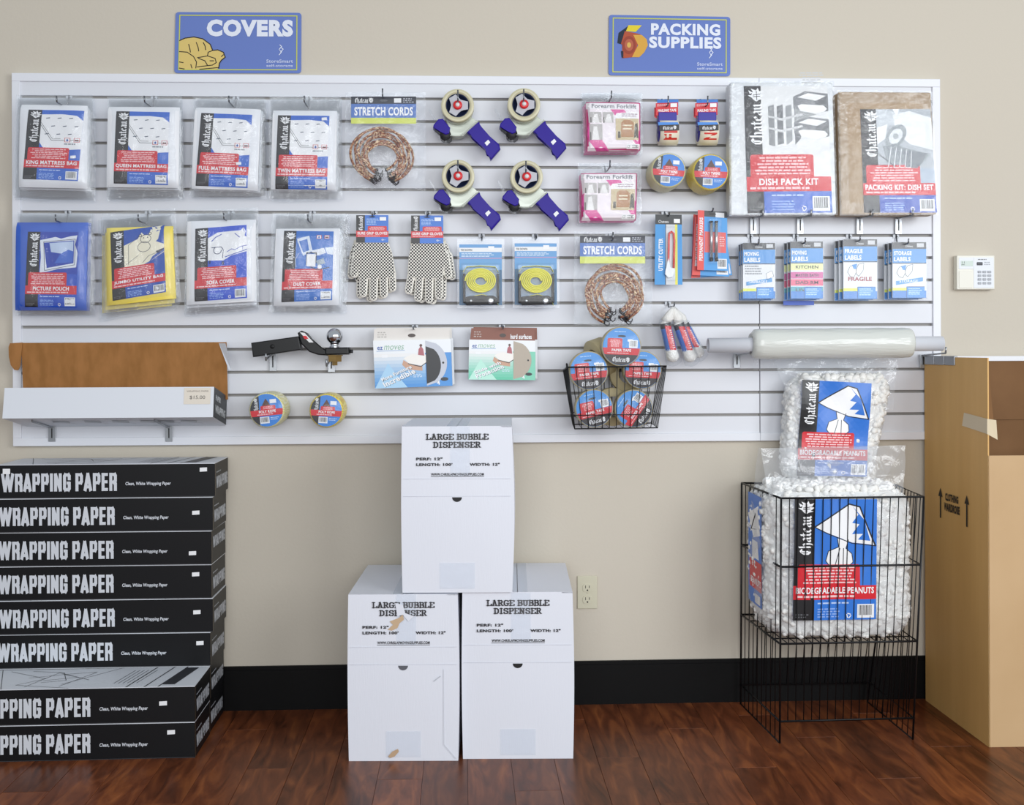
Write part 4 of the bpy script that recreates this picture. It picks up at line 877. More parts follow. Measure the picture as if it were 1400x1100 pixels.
# ---------------------------------------------------------------- yellow tie-down straps
def strap(card, coil, label, which, hk):
    y = -.075; x0, y0, x1, y1 = card; cx, cy, rx, ry = coil
    t = thing('tie_down_strap', label, 'tie-down strap', P((x0+x1)/2, y1, y), 'yellow tie-down strap packs')
    q = pq([(x0, y0), (x1, y0), (x1, y1), (x0, y1)], y); b = MB(); b.box((q[0].x, y, q[3].z), (q[1].x, y+.002, q[0].z), M('#5e9ad0', .5)); cd = b.build('backing_card', t)
    pr = Print(q); pr.rect(0, 0, 1, 1, '#5f9cd4', 1); pr.rect(0, .055, 1, .125, '#e9ebee', 2); pr.text('TIE DOWN', (.03, .075, .3, .11), '#3a3d45', 3, bold=.03); pr.rect(.68, .03, .82, .09, WHT, 3); pr.rect(0, .22, 1, .235, '#b891bd', 2); pr.greek(.05, .14, .95, .21, 3, '#cfe1f2', 3); pr.rect(0, .42, 1, 1, '#39698f', 2); pr.build('card_print', cd)
    m = mpp(cx, cy, y); c = P(cx, cy, y-.012); pts = []
    YS = M('#e6e021', .55, name='yellow_webbing')
    b = MB(); N = 150; vs = []; fs = []
    for i in range(N+1):
        a = i/N*2*pi*5.5; f = .36+.64*i/N; px = c.x+rx*m*f*cos(a); pz = c.z+ry*m*f*sin(a)
        nx, nz = cos(a), sin(a)
        for dy, dn in ((-.03, 0), (-.004, 0), (-.004, -.0046), (-.03, -.0046)): vs.append((px+nx*dn, y+dy+.0, pz+nz*dn))
    for i in range(N):
        for k in range(4): fs.append((4*i+k, 4*i+(k+1) % 4, 4*i+4+(k+1) % 4, 4*i+4+k))
    b.add(vs, fs, YS, True)
    b.build('webbing_coil', t)
    tl = [P(x0+5, cy-12, y), P(x0+10, cy-19, y), P(cx, cy-20.5, y), P(x1-9, cy-19, y), P(x1-5, cy-12, y)]
    b = MB(); 
    for a, d in zip(tl[:-1], tl[1:]): b.prism([(a.x, a.z), (d.x, d.z), (d.x, d.z-.0015), (a.x, a.z-.0015)], y-.028, y-.003, YS)
    a = [P(x0+9, cy+31, y), P(x0+12, cy+22, y), P(cx+2, cy+18.5, y), P(x1-9, cy+23, y), P(x1-5, cy+33, y)]
    for e, d in zip(a[:-1], a[1:]): b.prism([(e.x, e.z), (d.x, d.z), (d.x, d.z-.0012), (e.x, e.z-.0012)], y-.026, y-.003, YS)
    b.build('webbing_tail', t)
    BK = M('#0b0c0f', .5, spec=.3); b = MB(); o = [(x0+9, cy+22), (x0+16, cy+20.5), (x1-12, cy+20), (x1-6, cy+24), (x1-6, cy+32), (x0+10, cy+33), (x0+7, cy+29)]
    b.prism([(P(a_, d_, y-.015).x, P(a_, d_, y-.015).z) for a_, d_ in o], y-.03, y-.006, BK, .002)
    for sx in (x0+5, x1-7): 
        u = P(sx, cy-10, y-.01); v = P(sx+3.5, cy+30, y-.01); b.cbox((u.x, y-.02, v.z), (v.x, y-.004, u.z), .001, BK)
    rt = b.build('ratchet', t)
    for a_, r_ in ((x1-15, 4.3), (x0+16, 1.8)):
        k = P(a_, cy+27, y-.03); b = MB(); b.lathe(k, (0, -1, 0), [(0, r_*m), (.003, r_*m), (.004, r_*.5*m), (.004, .0001)], STEEL, 20); b.build('ratchet_bolt', rt)
    c0 = P(x0+2, cy-24, y); c1 = P(x1-2, y1-1, y); b = MB(); b.cbox((c0.x, y-.036, c1.z), (c1.x, y-.001, c0.z), .007, CRISP)
    c0 = P(x0-3, y0-8, y); c1 = P(x1+4, y1+4, y); b.box((c0.x, y+.0025, c1.z), (c1.x, y+.0032, c0.z), CRISP); b.build('blister_shell', t)
    hook(hk[0], hk[1], -.1, 'holds the '+which+' yellow strap', up=.01)
strap((628, 334, 686, 417), (657, 384, 22, 17.5), 'yellow tie-down strap with ratchet in blister, beside the gloves', 'left', (659, 322))
strap((703.6, 332.5, 761, 416.5), (732.4, 384, 23, 18), 'yellow tie-down strap with ratchet in blister, nearer the lower stretch cords', 'right', (733.5, 321))

# ---------------------------------------------------------------- utility cutter and markers
y = -.09
t = thing('utility_cutter', 'red utility cutter on blue UTILITY CUTTER card', 'cutter', P(914, 389, y))
q = pq([(896, 293), (932, 293.5), (933, 389), (895, 389)], y); b = MB(); b.add([*q]+[v+Vector((0, .0012, 0)) for v in q], [(0,3,2,1),(4,5,6,7),(0,1,5,4),(1,2,6,5),(2,3,7,6),(3,0,4,7)], M('#2f8fd0', .4)); cd = b.build('backing_card', t)
pr = Print(q); pr.rect(0, 0, 1, .14, '#24282c', 2); pr.rect(0, .14, 1, 1, '#2f93d8', 1); pr.rect(.4, .14, .74, 1, '#cfd3d8', 2); pr.rect(.38, .14, .405, 1, '#1d2126', 3); pr.rect(.74, .14, .83, 1, '#e6e14e', 2)
pr.text('UTILITY CUTTER', (.13, .34, .29, .8), WHT, 3, bold=.03, rot=90); pr.text('Chateau', (.12, .08, .5, .12), WHT, 3); pr.rect(.7, .06, .93, .12, WHT, 4); pr.build('card_print', cd)
m_ = mpp(914, 340, y); RC = M('#dd2a24', .3)
def px_path(L, yy): return [P(a, d, yy) for a, d in L]
b = MB(); b.tube(px_path([(913, 371), (914, 350), (914.5, 325), (915, 319), (918, 316.5), (921, 319), (922, 330), (921.5, 350), (921, 369)], y-.007), .0036, RC, 8); b.build('handle', t, label='red looped handle')
b = MB(); b.prism([(P(a, d, y).x, P(a, d, y).z) for a, d in ((909, 371), (913, 352), (915, 366), (922, 367), (922, 372), (919, 379), (913, 380), (908.5, 375))], y-.011, y-.003, M('#eceef0', .4), .0015); b.build('blade_guard', t)
b = MB(); c0 = P(907, 310, y); c1 = P(924, 384, y); b.cbox((c0.x, y-.018, c1.z), (c1.x, y-.0005, c0.z), .004, CRISP); b.build('blister', t)
hook(915, 291, -.11, 'holds the utility cutter', up=.008)
for i, (quad, lab) in enumerate(([[(954,287),(994,290),(995,370),(953,369)], 'two PERMANENT MARKERS on blue card, front of the stack'], [[(950,296),(992,300),(997,378),(946,376)], 'marker card slanted behind the front permanent markers'], [[(948,293),(988,296),(1001,376),(945,380)], 'rearmost marker card under the permanent markers'])):
    yy = -.1+.02*i; q = pq(quad, yy); t = thing('marker_pack', lab, 'markers', q[3].lerp(q[2], .5), 'permanent marker packs')
    b = MB(); b.add([*q]+[v+Vector((0, .0012, 0)) for v in q], [(0,3,2,1),(4,5,6,7),(0,1,5,4),(1,2,6,5),(2,3,7,6),(3,0,4,7)], M('#3a94da', .4)); cd = b.build('backing_card', t)
    pr = Print(q); pr.rect(0, 0, 1, .12, '#3b3f44', 1); pr.rect(.2, .1, 1, 1, '#3f9be0', 2); pr.rect(0, 0, .22, 1, '#e5473f', 3); pr.text('PERMANENT MARKERS', (.06, .12, .18, .84), WHT, 4, bold=.03, rot=90)
    pr.rect(.24, .35, .95, .7, '#e25b58', 3); pr.greek(.74, .42, .92, .6, 5, '#f6c5c5', 4); pr.barcode(.66, .8, .97, .97, 4); pr.rect(.6, .02, .9, .1, '#dfe2e6', 4); pr.circ(.5, .05, .12, '#15171a', 4, ry=.02); pr.build('card_print', cd)
    for mx_ in (972.5, 979.5):
        a = P(mx_, 302, yy-.008); c = P(mx_, 352, yy-.008); b = MB(); b.tube([a, c], .0052, M('#c4c7cb', .25, .8), 12); mk = b.build('marker', t)
        b = MB(); b.tube([c, P(mx_+.3, 357, yy-.008)], .0056, M('#17171a', .4), 12); b.tube([a, P(mx_, 304, yy-.008)], .0056, M('#17171a', .4), 12); b.build('marker_cap', mk)
    c0 = P(967, 298, yy); c1 = P(986, 361, yy); b = MB(); b.cbox((c0.x, yy-.018, c1.z), (c1.x, yy-.0005, c0.z), .004, CRISP); b.build('blister', t)
hook(975, 285, -.125, 'holds the permanent markers', up=.006)

# ---------------------------------------------------------------- hanging rope hanks
RW = M('#efeeea', .7, bump=(160, .5), name='white_braid')
for i, (a, c, lab) in enumerate((((909, 440), (921, 493), 'white rope hank with blue wrap, left of the three'), ((927, 441), (946, 493), 'white rope hank with blue wrap, middle of the three'), ((934, 442), (957, 487), 'white rope hank, mostly hidden behind the middle one'))):
    y = -.13+.035*(i == 2)+.004*i; A = P(*a, y); C = P(*c, y); t = thing('rope_hank', lab, 'rope', C, 'white rope hanks on one hook'); m_ = mpp(a[0], a[1], y)
    d = (C-A); r_ = 7.3*m_; b = MB(); pts = [A.lerp(C, f) for f in (-.03, 0, .1, .3, .6, .8, .88, .95, 1.0, 1.03)]; b.tube(pts, [r_*.5, r_*.8, r_, r_, r_, r_*1.1, r_*1.2, r_*1.1, r_*.7, r_*.2], RW, 16)
    K = P(921, 420, y); b.tube([A, A.lerp(K, .35)+Vector((.004, 0, 0)), A.lerp(K, .7), K], [r_*.9, r_*.95, r_*.6, r_*.3], RW, 12); b.build('rope', t)
    b = MB(); segs = [(.03, .16, '#232329'), (.16, .74, '#3a6fc4')]
    for s0, s1, cc in segs: b.tube([A.lerp(C, s0), A.lerp(C, s1)], r_*1.05, M(cc, .35), 20, cap=False)
    bd = b.build('paper_wrap', t)
    b = MB(); dn = d.normalized(); u = Vector((cos(.9), -sin(.9), 0)); v = dn.cross(u)
    vs = []; fs = []; n = 6
    for k in range(n+1):
        an = R(-20)+R(70)*k/n; off = (Vector((1, 0, 0))*sin(an)+Vector((0, -1, 0))*cos(an))*r_*1.09
        vs += [A.lerp(C, .1)+off, A.lerp(C, .72)+off]
    fs = [(2*k, 2*k+1, 2*k+3, 2*k+2) for k in range(n)]; b.add(vs, fs, M(RED, .35), True)
    for k in range(9):
        f = .2+k*.055; an = R(25); off = (Vector((1, 0, 0))*sin(an)+Vector((0, -1, 0))*cos(an))*r_*1.12; p = A.lerp(C, f)+off
        b.add([p+Vector((-.0035, 0, 0)), p+Vector((.0035, 0, 0)), p+Vector((.0035, 0, 0))+d*.028, p+Vector((-.0035, 0, 0))+d*.028], [(3, 2, 1, 0)], M(WHT, .4))
    b.build('wrap_print', bd)
    b = MB(); b.tube([A.lerp(C, f) for f in (-.1, 0, .5, .9, 1.06, 1.13)], [r_*.8, r_*1.2, r_*1.18, r_*1.45, r_*1.5, r_*.5], CLEAR, 14); b.build('plastic_sleeve', t)
hook(922, 414, -.14, 'holds the white rope hanks', up=.01)

# ---------------------------------------------------------------- roll of clear film on a tube
y = -.2; a = P(968, 472, y); c = P(1288, 469.5, y); m_ = mpp(1130, 470, y)
t = thing('film_tube', 'long white cardboard tube carrying the clear plastic roll', 'tube', a)
b = MB(); ax = (c-a).normalized(); Lt = (c-a).length; b.lathe(a, ax, [(0, 8.3*m_), (0, 10*m_), (Lt, 10*m_), (Lt, 8.3*m_), (0, 8.3*m_)], M('#dcdfe6', .45), 36); b.build('tube', t)
a2 = P(1031, 470, y); c2 = P(1243, 467.5, y); L2 = (c2-a2).length
t = thing('film_roll', 'roll of clear plastic film on white tube above the peanut bags', 'film roll', a2-Vector((0, 0, 20*m_)))
FRM = M('#d6d9d3', .2, bump=(14, .25), stretch=(1, 6, 6), name='rolled_clear_film')
b = MB(); pf = [(-.004, 10.5*m_), (-.012, 14*m_), (-.004, 17*m_), (.0, 19.5*m_)]
for k in range(12): pf.append((L2*(k+.5)/12, (20.4+.35*sin(k*2.3))*m_))
pf += [(L2-.001, 19.8*m_), (L2+.004, 18.5*m_), (L2+.002, 10.5*m_)]
b.lathe(a2, ax, pf, FRM, 48); b.build('wound_film', t)
b = MB()
def hang(u, v):
    p = P(1035+u*200, 480+v*26+3*sin(u*9), y); return Vector((p.x, y+.04+.012*sin(u*13+v*2)-.01*v, p.z))
b.grid(hang, 30, 6, CLEAR); b.build('loose_film', t)
for px, wt in ((1007.5, 'at the left end of the film tube'), (1262, 'at the right end of the film tube')):
    pz = P(px, 481, y).z-.004
    bracket(px, 484, 503, .21, wt, tipz=pz)

# ---------------------------------------------------------------- open white box on two brackets
yf, yb = -.235, -.04
A = P(3, 529.5, yf); B_ = P(291, 529, yf); zf0 = P(150, 571, yf).z; zb0 = P(300, 581, yb).z
x0, x1 = A.x, B_.x; zf1 = A.z; hgt = zf1-zf0; ang = math.atan2(zf0-zb0, yb-yf)
t = thing('open_carton', 'long white carton with open lid and $15.00 tag, on brackets', 'box', (x0, yb, zb0), tilt=-ang)
Ld = (yb-yf)/cos(ang); CW = M('#dfe3ea', .5, name='white_board'); CB = M('#a8733d', .75, vary=('#96652f', 30), stretch=(1, 1, .3), name='kraft_inside'); th = .003
b = MB(); W_ = x1-x0; H_ = hgt
b.box((0, -Ld, 0), (W_, 0, th), CW); b.box((0, -Ld, th), (W_, -Ld+th, H_), CW); b.box((0, -th, th), (W_, 0, H_), CW)
b.box((th, -Ld+th, th), (W_-th, -Ld+th+.001, H_-.002), CB); b.build('tray', t, local=True)
b = MB(); EB = M('#33363a', .5); b.box((W_-th, -Ld+.001, 0.001), (W_, -.001, H_), EB); ep = b.build('end_panel', t, local=True); b = MB(); b.box((0, -Ld+.001, .001), (th, -.001, H_), CB); b.build('end_panel', t, local=True)
# printed end and price tag
def loc(*p): return Matrix.Translation((x0, yb, zb0)) @ Matrix.Rotation(-ang, 4, 'X') @ Vector(p)
pr = Print([loc(W_+.0005, -Ld+.005, H_-.004), loc(W_+.0005, -.005, H_-.004), loc(W_+.0005, -.005, .005), loc(W_+.0005, -Ld+.005, .005)]); pr.text('WRAPPING', (.1, .55, .9, .85), '#c9cdd2', 1, bold=.04); pr.text('PAPER', (.1, .2, .5, .4), '#c9cdd2', 1, bold=.04); pr.build('end_print', ep)
pr = Print([loc(W_*.857, -Ld-.0005, H_*.97), loc(W_*.985, -Ld-.0005, H_*.97), loc(W_*.985, -Ld-.0005, H_*.43), loc(W_*.857, -Ld-.0005, H_*.43)])
pr.rect(0, 0, 1, 1, '#e2d9cb', 1); pr.text('WRAPPING PAPER', (.1, .16, .92, .26), '#8a8178', 3); pr.text('$15.00', (.22, .48, .8, .72), '#5d5852', 3); pr.build('price_tag', t)
pr = Print([loc(W_*.1, -Ld*.9, -.0006), loc(W_*.95, -Ld*.9, -.0006), loc(W_*.95, -Ld*.2, -.0006), loc(W_*.1, -Ld*.2, -.0006)])
for k, u in enumerate((.12, .3, .46, .62, .72, .85)): pr.poly([(u,.3),(u+.09,.35),(u+.07,.7),(u-.02,.6)], '#9fa3ab', 1); pr.line([(u,.2),(u+.1,.8)], .004, '#60646b', 2)
pr.build('underside_print', t)
bz = loc(0, 0, H_).z; tl = P(31, 468.5, -.055); tr_ = P(311, 467.5, -.055); b = MB()
xl, xr = P(31, 500, -.05).x, P(311, 500, -.05).x
lid = [(xl, -.044, bz-.01), (xr, -.044, bz-.01), (xr, -.062, tl.z), (xl, -.062, tl.z)]
bk = [(a_, c_+.003, d_) for a_, c_, d_ in lid]; b.add(lid+bk, [(0,1,2,3)], CB); b.add(lid+bk, [(5,4,7,6),(0,4,5,1),(1,5,6,2),(2,6,7,3),(3,7,4,0)], CW); b.build('lid', t)
b = MB(); b.prism([(P(a_, d_, -.064).x, P(a_, d_, -.064).z) for a_, d_ in ((31, 468), (14, 469), (12, 474), (12.5, 488), (15, 499), (20, 505.5), (25, 506), (28, 500), (30, 478))], -.066, -.063, CB); b.build('lid_tab', t)
b = MB(); e = [P(299, 469, -.066), P(308, 469, -.1), P(316, 505, -.15), P(313, 506, -.15)]; e2 = [v+Vector((0, .003, 0)) for v in e]; b.add(e+e2, [(0,3,2,1),(4,5,6,7),(0,1,5,4),(1,2,6,5),(2,3,7,6),(3,0,4,7)], CW); b.build('lid_side_tab', t)
for px, wt in ((71, 'under the left side of the open white carton'), (231, 'under the right side of the open white carton')):
    k = bracket(px, 582, 603.5, .2, wt, tipz=zb0+.026)

# ---------------------------------------------------------------- hitch ball mount
y = -.12; BLKP = M('#0b0c0e', .35, spec=.3, name='black_powder_coat'); m_ = mpp(400, 470, y)
Q = lambda L: [(P(a, d, y).x, P(a, d, y).z) for a, d in L]
t = thing('hitch_ball_mount', 'black trailer hitch mount with chrome ball lying on brackets', 'hitch mount', P(400, 488, y))
b = MB(); b.prism(Q([(345, 468.5), (409.5, 459.5), (413, 478), (347.5, 488)]), y-.024, y+.024, BLKP, .003); br = b.build('shank', t)
h = P(374, 473.5, y); b = MB(); b.lathe((h.x, y-.0235, h.z), (0, -1, 0), [(0, .0075), (.001, .0075), (.001, .0001)], M('#050505', .6), 20); b.build('pin_hole', br)
b = MB(); b.prism(Q([(408, 455), (413, 452), (420, 455), (431, 470), (440, 477.5), (449, 479), (449, 486), (436, 485), (424, 481), (413, 470)]), y-.022, y+.022, BLKP, .004); dn = b.build('drop_neck', t)
b = MB(); b.prism(Q([(411, 454), (418, 455), (430, 468), (424, 468)]), y-.0232, y-.0222, M('#e3e3e3', .5)); b.prism(Q([(415, 459), (420, 459), (423, 463), (418, 463.5)]), y-.0240, y-.0232, M(RED, .5)); b.build('sticker', dn)
b = MB(); o = Q([(446, 475), (478, 474.5), (478, 484.5), (446, 485)]); b.prism(o, y-.03, y+.03, BLKP, .004); b.build('ball_platform', t)
bc = P(457.5, 459.5, y); r_ = 11.3*m_
b = MB(); pf = []
for k in range(16): an = pi/2-k*(pi*.82)/15; pf.append((r_*sin(an), max(.0003, r_*cos(an))))
pf += [(-r_*1.15, r_*.5), (-r_*1.3, r_*.75), (-r_*1.42, r_*.85)]
b.lathe(bc, (0, 0, 1), pf, CHROME, 36); b.build('tow_ball', t, label='polished chrome ball')
nz = P(457, 485, y).z; BR = M('#a98a55', .3, .8)
b = MB(); b.lathe((bc.x, y, nz), (0, 0, -1), [(0, .0001), (0, 12*m_), (.003, 12*m_), (.003, 10*m_), (.022, 10*m_), (.022, 4*m_), (.034, 4*m_), (.034, .0001)], BR, 6, smooth=False); b.build('nut', t, label='brass-coloured hex nut')
b = MB(); c1 = P(480, 480, y); b.tube([c1-Vector((.006, 0, 0)), c1+Vector((.006, 0, 0))], .006, M('#2a2b2f', .5, .5), 8); b.build('side_bolt', t)
bracket(373, 483, 507, .16, 'under the black end of the hitch mount', tipz=P(373, 490, y).z-.004)
bracket(453, 490, 508.5, .16, 'behind the hitch ball nut', tipz=P(453, 498, y).z-.004)

# ---------------------------------------------------------------- furniture slider boxes
def slider_box(front, head, hcol, base, accent, slot, slc, label, which, hk, hd, sub, words):
    y = -.12
    for i in (1, 0):
        yy = y+.045*i; q = pq([(a+3*i, d-1.5*i) for a, d in front], yy)
        t = thing('slider_box', label if not i else 'second box behind the '+which+' furniture sliders', 'slider box', q[3].lerp(q[2], .5), 'furniture slider boxes')
        b = MB(); bk = [v+Vector((0, .04, 0)) for v in q]; bm_ = bmesh.new(); A_ = [bm_.verts.new(v) for v in q]; B2 = [bm_.verts.new(v) for v in bk]
        bm_.faces.new(A_[::-1]); bm_.faces.new(B2)
        for k in range(4): j = (k+1) % 4; bm_.faces.new((A_[k], A_[j], B2[j], B2[k]))
        bmesh.ops.recalc_face_normals(bm_, faces=bm_.faces[:]); bmesh.ops.bevel(bm_, geom=bm_.edges[:], offset=.0015, segments=1, affect='EDGES')
        b.from_bm(bm_, M('#e6e9ec', .4)); b.build('carton', t)
        hq = pq([(a+3*i, d-1.5*i) for a, d in head], yy+.012); b = MB(); b.add([*hq]+[v+Vector((0, .0015, 0)) for v in hq], [(0,3,2,1),(4,5,6,7),(0,1,5,4),(1,2,6,5),(2,3,7,6),(3,0,4,7)], M(hcol, .45)); hc = b.build('hang_flap', t)
        if i: continue
        pr = Print(hq)
        if hd: pr.text(hd, (.62, .4, .95, .75), WHT, 1, bold=.03)
        pr.greek(.05, .2, .2, .7, 3, '#b9a9a2' if hd else '#b4b0aa', 1); pr.greek(.35, .85, .9, .97, 1, '#c9c2bd', 1); pr.circ(.5, .5, .05, '#3a2a24', 2, ry=.14); pr.build('flap_print', hc)
        pr = Print(q, eps=.00018); pr.rect(0, 0, 1, 1, '#eef1f4', 1)
        for k in range(10): 
            f = k/9; c1 = lin(base); pr.rect(0, .28+.072*k, .68, .28+.072*(k+1), '#%02x%02x%02x' % tuple(int(238*(1-f)+int(base[1+2*j:3+2*j], 16)*f) for j in range(3)), 2)
        pr.rect(.66, .28, 1, 1, base if not hd else '#7fd0b4', 2)
        pr.poly([(.0,1),(.18,.48),(.28,.72),(.42,1)], accent, 3)
        pr.text('ez', (.05, .13, .12, .2), '#2d5aa6', 4, bold=.02); pr.text('moves', (.14, .11, .39, .2), '#8fb9a0' if not hd else '#a3c7ae', 4, shear=.05); pr.line([(.04,.225),(.4,.215)], .006, '#6f9ccc', 4)
        pr.rrect(.1, .3, .18, .36, .01, WHT, 3)
        pr.poly([(.38,.38),(.5,.3),(.62,.34),(.7,.3),(.72,.42),(.62,.55),(.45,.5)], '#f3efe9', 4); pr.poly([(.38,.42),(.45,.5),(.62,.56),(.62,.66),(.42,.62),(.36,.52)], '#c99d84', 3); pr.line([(.44,.5),(.6,.57),(.73,.42)], .01, '#26221f', 5)
        pr.poly([(.58,.2),(.61,.13),(.64,.2),(.65,.34),(.57,.32)], '#b0616a', 5); pr.circ(.61, .12, .018, '#5b3a34', 5)
        # slanted slogan
        for wd, (u0, v0), s_, w_ in ((words[0], (.1, .86), .07, .42), (words[1], (.13, .98), .105, .44)):
            vs, tr = text_geo(wd, .03)
            for off, cc, L in ((.006, '#3a4a5e', 5), (0, WHT, 6)):
                pv = [(u0+x*w_*.92-yy_*s_*.35+off, v0-x*w_*.88*.72-yy_*s_*.92+off) for x, yy_ in vs]
                for a_, b_, c_ in tr: pr.tri((pv[a_], pv[b_], pv[c_]), cc, L)
        # slider window
        cs = [(.67+.27*(1-(2*k/14-1)**2)**.5, .02+.96*k/14) for k in range(15)]; pr.poly(cs, slot, 6)
        cs = [(.67+.19*(1-(2*k/12-1)**2)**.5, .14+.8*k/12) for k in range(13)]; pr.poly(cs, slc, 7); pr.circ(.89, .5, .014, '#15161a', 8)
        pr.circ(.9, .85, .05, '#2a2d33', 7, ry=.04); pr.text('4', (.8, .88, .84, .97), WHT, 8, bold=.02); pr.greek(.5, .72, .64, .8, 3, '#d3e4f4', 4)
        pr.build('printed_front', t)
    hook(hk[0], hk[1], -.155, 'holds the '+which+' furniture sliders', up=.006)
slider_box([(510,465.5),(616.5,463.4),(618.6,527),(513,531)], [(511.5,449.5),(614.4,449),(615,467),(510.5,468)], '#e4dfd9', '#4a93d8', '#a9d2ef', '#c3c7d2', '#1c1e24', 'blue furniture slider box with dark pad in a curved window', 'blue', (565, 447), None, '', ('Move Furniture', 'Incredible'))
slider_box([(641.4,464),(732,465.5),(732,519.5),(640.5,518.6)], [(644.4,448.4),(731,449.5),(731.5,468),(642.5,467)], '#8a5748', '#5fc6a4', '#b9ead8', '#b3a797', '#b3a797', 'green furniture slider box with brown header and tan pad', 'green', (688, 446), 'hard surfaces', '', ('Slide with', 'Protection'))

# ---------------------------------------------------------------- wire basket and paper tape
yf, yb = -.225, -.035
def wires(lst, r, mat, name, parent, n=5):
    b = MB()
    for pts in lst: b.tube(pts, r, mat, n)
    return b.build(name, parent)
FT = [P(776.3, 501.8, yf), P(911, 500.2, yf)]; FB = [P(786, 586, yf+.01), P(899, 584.5, yf+.01)]
BT = [P(770, 505.5, yb), P(903, 503.5, yb)]; BB_ = [P(783, 580, yb), P(890, 578, yb)]
t = thing('wire_basket', 'black wire basket hooked on slatwall holding paper tape rolls', 'basket', FB[0].lerp(BB_[1], .5))
wires([[FT[0], FT[1], BT[1], BT[0], FT[0]]], .0028, DARKWIRE, 'rim', t, 6); wires([[FB[0], FB[1], BB_[1], BB_[0], FB[0]]], .0022, DARKWIRE, 'base_wire', t, 6)
for k in range(13):
    f = k/12; b = MB(); b.tube([FT[0].lerp(FT[1], f), FB[0].lerp(FB[1], f), BB_[0].lerp(BB_[1], f), BT[0].lerp(BT[1], f)], .0014, DARKWIRE, 5); b.build('upright_wire', t)
for sd in (0, 1):
    for k in range(1, 9 if not sd else 6):
        f = k/(9 if not sd else 6); b = MB(); b.tube([FT[sd].lerp(BT[sd], f), FB[sd].lerp(BB_[sd], f)], .0014, DARKWIRE, 5); b.build('side_wire', t)
for f in (.33, .78):
    b = MB(); L_ = [FT[0].lerp(FB[0], f), FT[1].lerp(FB[1], f), BT[1].lerp(BB_[1], f), BT[0].lerp(BB_[0], f)]; b.tube(L_+[L_[0]], .0014, DARKWIRE, 5)
    if f > .5: b.build('cross_wire', t)
for f in (.04, .2, .96):
    p = BT[0].lerp(BT[1], f); b = MB(); b.tube([p, p+Vector((0, .01, .02)), p+Vector((0, .02, .02))], .003, DARKWIRE, 6); b.build('hanger', t)
PT = M('#b8ab86', .55, bump=(200, .1), name='paper_tape_edge')
def tape_roll(cx, cy, r, rot, yc, label, lab=True, axis=(0, 1, 0), w_=.046):
    m = mpp(cx, cy, yc); c = P(cx, cy, yc); R0 = r*m; ax = Vector(axis).normalized()
    t = thing('paper_tape_roll', label, 'tape roll', c-Vector((0, 0, R0)), 'paper tape rolls in the wire basket')
    b = MB(); b.lathe(c, ax, [(0, R0*.55), (0, R0*.985), (.001, R0), (w_-.001, R0), (w_, R0*.985), (w_, R0*.55), (0, R0*.55)], PT, 44); b.build('tape', t)
    if lab:
        b = MB(); b.lathe(c, ax, [(-.0012, .0001), (-.0012, R0*.95), (0, R0*.95)], M('#3f92dc', .35), 40, smooth=False); ld = b.build('label_disc', t)
        roll_label(pq(rq(cx, cy, 1.88*r, 1.88*r, rot), yc-.0016), None, '', ld, tape=True)
        b = MB(); b.lathe(c, ax, [(-.004, .0001), (-.004, R0*.97), (-.002, R0*1.01), (w_+.002, R0*1.01)], CRISP, 40); b.build('shrink_film', t)
tape_roll(812.4, 558, 26, -14, -.2, 'paper tape roll at the bottom left of the basket')
tape_roll(866.6, 558.5, 26, -56, -.2, 'paper tape roll at the bottom right of the basket, label turned steeply')
tape_roll(805, 506.5, 26.5, -6, -.197, 'paper tape roll at the upper left of the basket')
tape_roll(878.5, 505.5, 26, 3, -.197, 'paper tape roll at the upper right of the basket')
tape_roll(849.7, 473.5, 27, 2, -.215, 'paper tape roll topmost of the heap, above the basket rim')
tape_roll(812, 492, 27, 0, -.11, 'plain brown roll standing tilted behind the topmost paper tape', False, axis=(.75, .3, .25))
tape_roll(860, 510, 26, 0, -.12, 'unlabelled brown roll in the back of the basket, upper', False)
tape_roll(838, 556, 26, 0, -.12, 'unlabelled brown roll in the back of the basket, lower', False)

